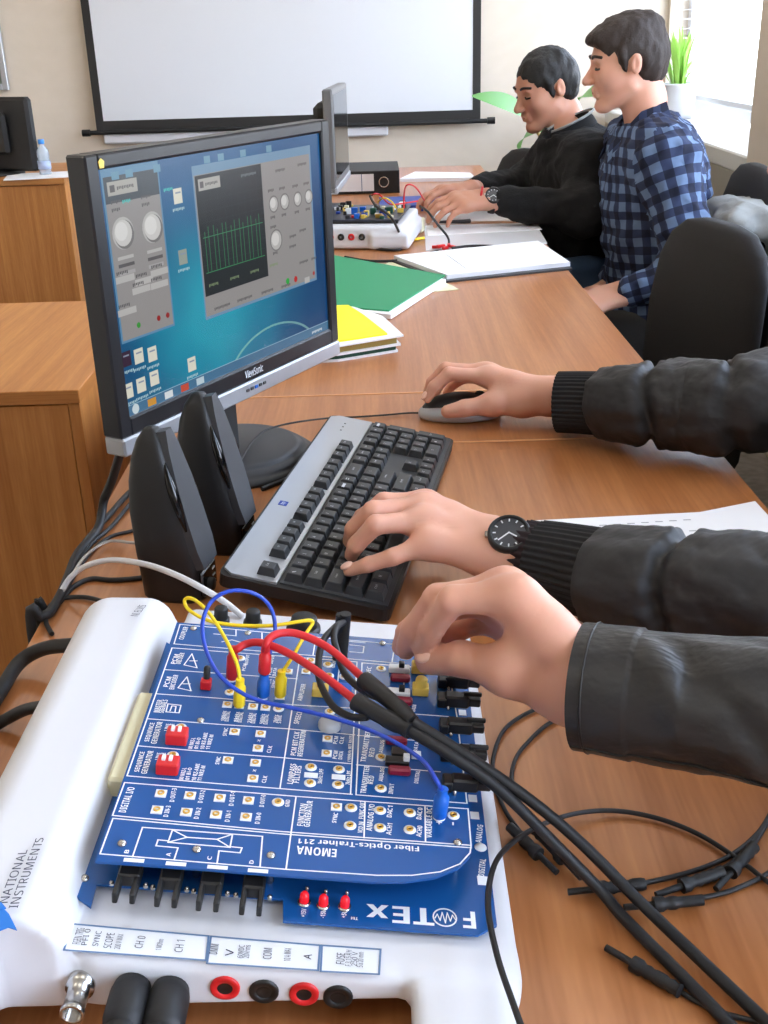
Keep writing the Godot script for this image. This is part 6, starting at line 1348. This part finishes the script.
# cloth: torso and sleeves. jt: named joints
func garment(j: Dictionary, m: Material, t: Node, called: String, sd: int, arms: Array, wob: float, cell := 0.010, fat := 1.0):
	var f := Sdf.new(); f.kl = 0.05
	var front: Vector3 = j["front"]; var side := Vector3.UP.cross(front).normalized(); var bx := Basis(front, Vector3.UP, front.cross(Vector3.UP))
	f.ell(j["chest"], Vector3(0.118 * fat, 0.185, 0.175), bx, 0.06); f.ell(j["belly"], Vector3(0.122, 0.16, 0.158), bx, 0.08); f.ell(j["hip"], Vector3(0.138, 0.13, 0.17), bx, 0.08)
	f.cap(j["shl"], j["shr"], 0.068 * fat, 0.068 * fat, 0.07); f.cap(j["neck"] + Vector3(0, -0.035, 0), j["chest"] + Vector3(0, 0.07, 0), 0.068, 0.11, 0.04)
	var bones := [[j["hip"] + Vector3(0, -0.1, 0), j["neck"] + Vector3(0, 0.05, 0), front, 0.15]]
	for a in arms:
		f.cap(a[0], a[1], 0.062 * fat, 0.052 * fat, 0.05); f.cap(a[1], a[2].lerp(a[1], 0.16), 0.052 * fat, 0.040, 0.03)
		bones.append([a[0], a[1], front, 0.062]); bones.append([a[1], a[2], Vector3.UP, 0.048])
	f.cap(j["neck"] + Vector3(0, 0.10, 0) + front * 0.03, j["neck"] + Vector3(0, -0.04, 0), 0.058, 0.05, 0.012, 0, true)
	var n := noise(sd, 9.0, 3); var n2 := noise(sd + 1, 26.0, 2)
	part(called, blob(f, cell, func(p): return n.get_noise_3dv(p * Vector3(1, 1.3, 1)) * wob + n2.get_noise_3dv(p) * wob * 0.35, bones), m, t, true)
func legs(j: Dictionary, m: Material, t: Node, kx: float, ky := 0.51):
	var f := Sdf.new(); f.kl = 0.04; var front: Vector3 = j["front"]; var side := Vector3.UP.cross(front).normalized()
	for s in [-1, 1]:
		var h: Vector3 = j["hip"] + side * s * 0.09 + Vector3(0, -0.05 + (ky - 0.51), 0); var k: Vector3 = h + front * kx + side * s * 0.04; k.y = ky
		var an: Vector3 = k + front * 0.03; an.y = 0.09
		f.cap(h, k, 0.086, 0.064, 0.05); f.cap(k, an, 0.062, 0.045, 0.03)
	part("trousers", blob(f, 0.014), m, t, true)
	for s in [-1, 1]:
		var k: Vector3 = j["hip"] + side * s * 0.13 + front * (kx + 0.03); k.y = 0.0
		var g := Sdf.new(); g.cap(k + Vector3(0, 0.04, 0) - front * 0.05, k + Vector3(0, 0.035, 0) + front * 0.14, 0.04, 0.034, 0.02); g.rbox(k + Vector3(0, -0.05, 0), Vector3(0.4, 0.052, 0.4), 0.001, Basis.IDENTITY, 0.002, 0, true)
		part("shoe", blob(g, 0.009), mats["black_soft"], t, true)
# round watch strapped on an arm: centre of the arm, arm direction, outward direction of the dial
func watch(label: String, c: Vector3, d: Vector3, out: Vector3, r: Vector2, cs: float):
	d = d.normalized(); out = (out - d * out.dot(d)).normalized(); var sd := d.cross(out)
	var t := thing("wristwatch", label, "watch", c, Basis(sd, out, sd.cross(out)))
	var st := S(); var pts := PackedVector3Array()
	for i in 33: var a := TAU * i / 32.0; pts.append(Vector3(sin(a) * r.x, cos(a) * r.y, 0))
	tube(st, pts, 0.0022, 8, false, Vector2(1, 4.4), Vector3(0, 1, 0)); part("strap", st, mats["rubber"], t)
	var x := Transform3D(Basis.IDENTITY, Vector3(0, r.y, 0))
	part("case", lathem([Vector2(cs * 0.85, -0.003), Vector2(cs, 0.001), Vector2(cs, 0.006), Vector2(cs * 0.9, 0.0085), Vector2(cs * 0.8, 0.0075), Vector2(cs * 0.8, 0.005)], x, 28), mats["black"], t)
	var dial := part("dial", lathem([Vector2(cs * 0.82, 0.0058), Vector2(0, 0.006)], x, 28), mat("dial", C(66, 68, 72), 0.3), t)
	for k in 12: part("hour_mark", boxm(Vector3(sin(TAU * k / 12) * cs * 0.68, r.y + 0.0063, cos(TAU * k / 12) * cs * 0.68), Vector3(0.0006, 0.0002, 0.0014), 0.0, Basis(Vector3.UP, TAU * k / 12)), mats["print"], dial)
	for a in [[0.7, 0.75], [2.6, 0.5]]: part("hand", boxm(Vector3(sin(a[0]), 0, cos(a[0])) * cs * a[1] * 0.4 + Vector3(0, r.y + 0.0066, 0), Vector3(0.0006, 0.0002, cs * a[1] * 0.45), 0.0, Basis(Vector3.UP, a[0])), mats["print"], dial)
	for s in [-1, 1]: part("crown", boxm(Vector3(0, r.y + 0.003, s * cs * 1.02), Vector3(0.003, 0.002, 0.002), 0.0006), mats["steel"], t)
func WW(l: Array) -> Array:
	var o := []
	for q in l: o.append(W(q[0], q[1], q[2]))
	return o
func build_people():
	seated_pair(); arms_padded(); arm_leather(); profile_person()
func seated_pair():
	# man in the tartan shirt
	var fr := Vector3(-1, 0, 0.06).normalized()
	var ho := PZ(626, 63, -2.88); var hx := head_frame(ho, Vector3(-1, -0.14, -0.02), Vector3(-0.1, 1, 0), 0.93)
	var j := {"front": fr, "neck": W(0.675, 0.265, -2.885), "chest": W(0.715, 0.09, -2.88), "belly": W(0.735, -0.09, -2.88), "hip": W(0.755, -0.23, -2.88), "shl": W(0.695, 0.195, -2.72), "shr": W(0.695, 0.195, -3.04)}
	var wl := W(0.598, -0.115, -2.66); var el := W(0.760, -0.055, -2.62); var wr := W(0.63, -0.17, -2.98); var er := W(0.75, -0.05, -3.12)
	var t := thing("person", "man in blue tartan shirt sitting sideways with a hand in his lap", "person", Vector3(0.76, 0, -2.88))
	var hl := hand_pose(wl, Vector3(-1, -0.25, 0.1), Vector3(-0.1, 1, 0.5), -1.0, 0.5); var hr := hand_pose(wr, Vector3(-1, -0.2, 0.2), Vector3(0, 1, -0.3), 1.0, 0.5)
	part("body", whole(head_field(hx, (j["shl"] + j["shr"]) * 0.5), [j["shl"], el, wl], [j["shr"], er, wr], [hand_field(wl, el, hl[0], hl[1]), hand_field(wr, er, hr[0], hr[1])], 0.0046), mats["skin"], t, true)
	part("hair", hair_mesh(hx, 0.005, 0.0045, 61), mats["hair_brown"], t, true); face_details(t, hx, mats["hair_brown"])
	garment(j, mats["plaid"], t, "shirt", 101, [[j["shl"], el, wl], [j["shr"], er, wr]], 0.014, 0.0085, 1.12)
	var col := S(); var nk: Vector3 = j["neck"]
	for s in [-1, 1]:
		var q0 := nk + Vector3(0.045, 0.035, s * 0.05); var q1 := nk + Vector3(-0.02, 0.01, s * 0.07); var q2 := nk + Vector3(-0.085, -0.05, s * 0.03); var q3 := nk + Vector3(-0.095, -0.095, s * 0.06)
		quad(col, q0 + Vector3(0, 0.015, 0), q1 + Vector3(0, 0.02, 0), q1 + Vector3(0.0, -0.035, s * 0.025), q0 + Vector3(0.01, -0.03, s * 0.03), nk, [Vector2(0, 0), Vector2(0.08, 0), Vector2(0.08, 0.05), Vector2(0, 0.05)])
		quad(col, q1 + Vector3(0, 0.02, 0), q2, q3, q1 + Vector3(0.0, -0.035, s * 0.025), nk, [Vector2(0.08, 0), Vector2(0.16, 0), Vector2(0.16, 0.05), Vector2(0.08, 0.05)])
	part("collar", col, mats["plaid"], t, true); legs(j, mats["trousers"], t, 0.30)
	# man in the black pullover
	fr = Vector3(-0.96, 0, 0.28).normalized()
	var h2 := head_frame(PZ(545, 88, -3.34), Vector3(-0.90, -0.30, 0.34), Vector3(-0.25, 1, 0.1), 0.93)
	var k := {"front": fr, "neck": W(0.540, 0.215, -3.24), "chest": W(0.600, 0.05, -3.25), "belly": W(0.66, -0.10, -3.26), "hip": W(0.71, -0.20, -3.26), "shl": W(0.590, 0.145, -3.09), "shr": W(0.560, 0.145, -3.40)}
	var wl2 := W(0.305, 0.072, -3.0); var el2 := W(0.560, 0.035, -2.97); var wr2 := W(0.27, 0.075, -3.19); var er2 := W(0.46, 0.05, -3.42)
	var u := thing("person", "man in black pullover leaning over the second trainer", "person", Vector3(0.70, 0, -3.26))
	var a1 := hand_pose(wl2, Vector3(-1, 0.0, 0.35), Vector3(0.0, 1, 0.45), -1.0, 0.55); var a2 := hand_pose(wr2, Vector3(-0.85, 0.05, 0.35), Vector3(0, 1, -0.1), 1.0, 0.5)
	part("body", whole(head_field(h2, (k["shl"] + k["shr"]) * 0.5), [k["shl"], el2, wl2], [k["shr"], er2, wr2], [hand_field(wl2, el2, a1[0], a1[1]), hand_field(wr2, er2, a2[0], a2[1])], 0.0046), mats["skin_b"], u, true)
	part("hair", hair_mesh(h2, 0.0, 0.005, 67), mats["hair_black"], u, true); face_details(u, h2, mats["hair_black"])
	garment(k, mats["sweater"], u, "pullover", 131, [[k["shl"], el2, wl2], [k["shr"], er2, wr2]], 0.010, 0.010, 1.14)
	var nk2: Vector3 = k["neck"]; var cp := []
	for i in 15: var a := -2.5 + i * 5.0 / 14.0; cp.append(nk2 + Vector3(cos(a) * 0.066 + 0.012, 0.010 + cos(a) * 0.030, sin(a) * 0.066))
	var cs := S(); tube(cs, path(cp, 3), 0.004, 8, true, Vector2(5.0, 1.0)); part("collar", cs, mats["sweater"], u, true)
	var cl2 := []
	for p in cp: cl2.append(p + Vector3(0.0, 0.021, 0))
	part("collar_edge", tubem(path(cl2, 3), 0.0035, 8), mats["grey_cloth"], u, true)
	legs(k, mats["jeans"], u, 0.28, 0.57)
	watch("black wristwatch on the wrist of the man in black", wl2.lerp(el2, 0.04), el2 - wl2, Vector3(-0.1, 0.65, 1.0), Vector2(0.0345, 0.0255), 0.022)
	var br := S(); var pts := PackedVector3Array(); var d := (el2 - wl2).normalized(); var o := (Vector3(0, 0.8, 0.6) - d * d.dot(Vector3(0, 0.8, 0.6))).normalized(); var sdv := d.cross(o); var c := wl2 - d * 0.022
	for i in 25: var a := TAU * i / 24.0; pts.append(c + o * cos(a) * 0.026 + sdv * sin(a) * 0.033)
	tube(br, pts, 0.0035, 8, false); single("thread_bracelet", br, mats["red_lead"], "red thread bracelet beside the watch of the man in black", "bracelet")
# padded sleeve with stitched quilting
func padded(path_pts: Array, radii: Array, seams: Array, sd: int) -> ArrayMesh:
	var pts := path(path_pts, 30); var n := noise(sd, 1.0, 3)
	var rf := func(tt: float, a: float) -> float:
		var x := tt * (radii.size() - 1); var i := mini(int(x), radii.size() - 2); var r := lerpf(radii[i], radii[i + 1], x - i)
		var dip := 0.0; var near := 0.0
		for s in seams: near = maxf(near, exp(-pow((tt - s) / 0.035, 2))); dip = maxf(dip, exp(-pow((tt - s - 0.006 * sin(a * 2.0 + s * 40.0)) / 0.0075, 2)))
		return r * (1.0 - 0.20 * dip) + n.get_noise_3d(cos(a) * 1.4, sin(a) * 1.4, tt * 7.0) * 0.0048 + n.get_noise_3d(cos(a) * 3.0 + 9.0, sin(a) * 3.0, tt * 30.0) * (0.0012 + 0.0036 * near)
	var st := S(); tube(st, pts, rf, 56, true); return fin(st)
func ribbed(a: Array, r0: float, r1: float, ribs: int) -> ArrayMesh:
	var st := S(); tube(st, path(a, 6), func(tt, an): return lerpf(r0, r1, tt) + 0.0011 * cos(an * ribs), ribs * 6, true); return fin(st)
func arms_padded():
	var t := thing("person", "person in black padded jacket using the mouse and keyboard", "person", Vector3(1.0, 0, -1.2))
	# mouse hand (right)
	var w1 := W(0.229, 0.037, -1.397)
	var fg1 := [WW([[.147, .058, -1.424], [.094, .064, -1.427], [.073, .047, -1.424], [.064, .032, -1.422]]), WW([[.143, .058, -1.446], [.090, .064, -1.450], [.072, .046, -1.450], [.066, .031, -1.453]]), WW([[.147, .050, -1.467], [.102, .054, -1.474], [.084, .037, -1.476], [.078, .022, -1.480]]), WW([[.154, .039, -1.484], [.119, .038, -1.492], [.102, .026, -1.496], [.094, .015, -1.500]])]
	var th1 := WW([[.190, .032, -1.392], [.150, .030, -1.394], [.112, .026, -1.392], [.089, .022, -1.392]])
	# keyboard hand (left)
	var w2 := W(0.099, 0.048, -0.912)
	var fg2 := [WW([[.040, .068, -.977], [.000, .076, -.966], [-.021, .058, -.972], [-.032, .042, -.982]]), WW([[.036, .073, -.955], [-.010, .081, -.934], [-.029, .060, -.940], [-.034, .042, -.952]]), WW([[.033, .071, -.929], [-.008, .079, -.907], [-.027, .055, -.915], [-.032, .040, -.925]]), WW([[.037, .061, -.900], [.007, .055, -.888], [-.016, .046, -.892], [-.034, .037, -.899]])]
	var th2 := WW([[.080, .043, -.945], [.050, .040, -.985], [.022, .040, -1.000], [.000, .040, -1.000]])
	var e1 := W(0.60, 0.085, -1.290); var e2 := W(0.49, 0.083, -0.695)
	var s1 := W(1.0, 0.20, -1.36); var s2 := W(1.0, 0.20, -0.98)
	var ho := W(0.98, 0.46, -1.20); var hx := head_frame(ho, Vector3(-1, -0.2, 0.1), Vector3.UP)
	part("body", whole(Sdf.new(), [s2, e2, w2], [s1, e1, w1], [hand_field(w1, e1, fg1, th1), hand_field(w2, e2, fg2, th2)], 0.0034), mats["skin"], t, true)
	part("head", blob(head_field(hx, (s1 + s2) * 0.5), 0.008), mats["skin"], t, true)
	part("hair", hair_mesh(hx, 0.0, 0.006, 63, 0.009), mats["hair_black"], t, true); face_details(t, hx, mats["hair_black"])
	nail(t, fg2[3][2], fg2[3][3], Vector3(0, 1, 0.2), 0.007); nail(t, fg1[0][2], fg1[0][3], Vector3(-0.5, 0.6, 0.2), 0.008)
	part("cuff", ribbed([P(558, 402, .045), P(580, 402.5, .047), P(614, 404, .050)], 0.0385, 0.040, 40), mats["knit"], t, true)
	part("sleeve", padded([P(606, 403, .050), P(640, 404, .060), P(690, 405, .064), P(740, 406, .070), W(0.56, 0.082, -1.285), W(0.68, 0.10, -1.29), W(0.82, 0.16, -1.33), s1], [0.046, 0.056, 0.059, 0.062, 0.066, 0.070, 0.075, 0.085, 0.09], [0.085, 0.205, 0.34, 0.50, 0.66, 0.84], 201), mats["puffy"], t, true)
	part("inner_cuff", ribbed([P(522, 556, .046), P(532, 559, .046), P(544, 562, .047)], 0.0335, 0.035, 30), mats["knit_wine"], t, true)
	part("cuff", ribbed([P(539, 561, .047), P(568, 567, .049), P(614, 578, .053)], 0.0365, 0.041, 38), mats["knit"], t, true)
	part("sleeve", padded([P(605, 577, .053), P(634, 583, .058), P(680, 590, .062), P(740, 597, .066), W(0.39, 0.074, -0.725), W(0.52, 0.09, -0.70), W(0.74, 0.14, -0.80), s2], [0.045, 0.053, 0.055, 0.057, 0.060, 0.066, 0.072, 0.08, 0.088], [0.07, 0.165, 0.27, 0.39, 0.52, 0.66, 0.82], 207), mats["puffy"], t, true)
	var j := {"front": Vector3(-1, 0, 0), "neck": W(1.03, 0.29, -1.2), "chest": W(1.06, 0.10, -1.2), "belly": W(1.10, -0.08, -1.2), "hip": W(1.12, -0.20, -1.2), "shl": W(1.04, 0.21, -1.0), "shr": W(1.04, 0.21, -1.37)}
	garment(j, mats["puffy"], t, "jacket", 151, [], 0.018, 0.016); legs(j, mats["trousers"], t, 0.36)
	watch("black sports watch on the keyboard hand's wrist", P(511, 553, .047), W(0.16, .05, -.9) - W(0.10, .047, -.91), Vector3(0.1, 0.95, 0.62), Vector2(0.032, 0.0285), 0.0195)
func pp_len(pp: PackedVector3Array, n: int) -> float:
	var a := 0.0; var b := 0.0
	for i in range(1, pp.size()):
		var d := pp[i].distance_to(pp[i - 1]); b += d
		if i <= n: a += d
	return a / b
func arm_leather():
	var t := thing("person", "person in black leather jacket turning a knob on the trainer", "person", Vector3(0.85, 0, -0.5))
	var w := W(0.132, 0.100, -0.592)
	var fg := [WW([[.083, .156, -.618], [.043, .150, -.628], [.030, .122, -.641], [.0235, .100, -.650]]), WW([[.078, .150, -.640], [.034, .143, -.643], [.018, .113, -.656], [.0125, .092, -.664]]), [P(499, 597, .134), P(437, 610, .126), P(408, 632, .102), P(401, 647, .085)], [P(497, 612, .114), P(455, 631, .103), P(434, 640, .092), P(421, 648, .084)]]
	var th := WW([[.112, .098, -.603], [.078, .108, -.607], [.049, .104, -.630], [.0275, .093, -.646]])
	var el := W(0.44, 0.128, -0.475)
	var hx := head_frame(W(0.80, 0.48, -0.50), Vector3(-1, -0.3, -0.15), Vector3.UP)
	part("body", whole(Sdf.new(), [W(0.88, 0.22, -0.34), W(0.98, 0.0, -0.30), W(0.80, -0.10, -0.36)], [W(0.86, 0.22, -0.64), el, w], [hand_field(w, el, fg, th, 1.04)], 0.0032), mats["skin"], t, true)
	part("head", blob(head_field(hx, W(0.86, 0.22, -0.5)), 0.008), mats["skin"], t, true)
	part("hair", hair_mesh(hx, 0.0, 0.006, 69, 0.009), mats["hair_brown"], t, true); face_details(t, hx, mats["hair_brown"])
	nail(t, th[2], th[3] - (th[3] - th[2]).normalized() * 0.002, Vector3(-0.1, 0.85, 0.5), 0.0102, 1.25)
	var n := noise(221, 1.0, 3); var pp := path([P(581, 686, .104), P(620, 691, .106), P(690, 701, .110), P(768, 713, .116), W(0.33, 0.12, -0.49), W(0.46, 0.13, -0.47), W(0.64, 0.18, -0.50), W(0.86, 0.22, -0.62)], 24)
	# creases of the leather: [place along the sleeve, slant, place around it, reach around it, depth]
	var folds := [[0.075, 0.030, 0.9, 0.8, 0.004], [0.115, 0.045, 1.3, 0.9, 0.005], [0.165, 0.05, 1.6, 0.8, 0.004], [0.205, 0.06, 0.8, 0.7, 0.006], [0.26, 0.055, 1.4, 0.9, 0.005], [0.33, 0.04, 1.0, 0.9, 0.005], [0.45, 0.04, 1.2, 1.0, 0.006], [0.58, 0.04, 1.2, 1.0, 0.006]]
	var rf := func(tt: float, a: float) -> float:
		var r := lerpf(0.0395, 0.062, tt) + (0.0014 if tt < 0.045 else 0.0)
		for q in folds:
			var d: float = tt - q[0] - q[1] * (a - q[2]); var side := exp(-pow((a - q[2]) / q[3], 2))
			r += side * (q[4] * exp(-pow(d / 0.016, 2)) - q[4] * 1.1 * exp(-pow((d - 0.026) / 0.014, 2)))
		return r + n.get_noise_3d(cos(a) * 1.6 + 5.0, sin(a) * 1.6, tt * 12.0) * 0.0035 * minf(1.0, tt * 10.0)
	var st := S(); tube(st, pp, rf, 52, false); part("sleeve", fin(st), mats["leather"], t, true)
	var inn := S(); tube(inn, PackedVector3Array([pp[0], pp[2]]), 0.0375, 40, false); part("lining", inn, mats["leather"], t, true)
	# stitched seams: round the cuff and along the underside
	var seam := []
	for i in 25: var a := TAU * i / 24.0; var c := pp[11]; var tg := (pp[12] - pp[10]).normalized(); var nx := (Vector3.UP - tg * tg.y).normalized(); seam.append(c + (nx * cos(a) + tg.cross(nx) * sin(a)) * 0.0412)
	part("seam", tubem(path(seam, 2), 0.0009, 6), mats["black"], t, true)
	var ls := []
	for i in range(1, 140, 4): var tg := (pp[i + 1] - pp[i - 1]).normalized(); var nx := (Vector3.UP - tg * tg.y).normalized(); var ny := tg.cross(nx); var a := 2.15; var tt := 0.0013 + pp_len(pp, i); ls.append(pp[i] + (nx * cos(a) + ny * sin(a)) * (rf.call(tt, a) + 0.0002))
	part("seam", tubem(path(ls, 3), 0.0009, 6), mats["black"], t, true)
	var j := {"front": Vector3(-1, 0, 0), "neck": W(0.86, 0.32, -0.5), "chest": W(0.90, 0.12, -0.5), "belly": W(0.94, -0.06, -0.5), "hip": W(0.96, -0.2, -0.5), "shl": W(0.88, 0.23, -0.33), "shr": W(0.88, 0.23, -0.67)}
	garment(j, mats["leather"], t, "jacket", 161, [], 0.012, 0.016); legs(j, mats["trousers"], t, 0.32)
func profile_person():
	# only the tip of the nose reaches into the picture
	var tip := PZ(757, 166, -1.78); var hx := head_frame(tip + Vector3(0.134, 0.022, 0), Vector3(-1, 0, 0), Vector3.UP)
	var t := thing("person", "person beside the empty chair, only the nose in view", "person", Vector3(1.15, 0, -1.78))
	var nk := hx.origin + Vector3(0.14, -0.15, 0)
	part("body", blob(head_field(hx, nk), 0.005), mat("skin_red", C(208, 132, 118), 0.5), t, true)
	part("hair", hair_mesh(hx, 0.0, 0.006, 77, 0.009), mats["hair_brown"], t, true); face_details(t, hx, mats["hair_brown"])
	var j := {"front": Vector3(-1, 0, 0), "neck": nk + Vector3(0.03, 0.02, 0), "chest": nk + Vector3(0.17, -0.17, 0), "belly": W(1.08, -0.12, -1.78), "hip": W(1.12, -0.2, -1.78), "shl": nk + Vector3(0.08, -0.06, 0.17), "shr": nk + Vector3(0.08, -0.06, -0.17)}
	garment(j, mats["grey_cloth"], t, "jacket", 171, [[j["shl"], W(0.98, -0.10, -1.52), W(0.86, -0.15, -1.66)], [j["shr"], W(1.0, -0.10, -2.02), W(0.88, -0.15, -1.90)]], 0.012, 0.016); legs(j, mats["trousers"], t, 0.2)
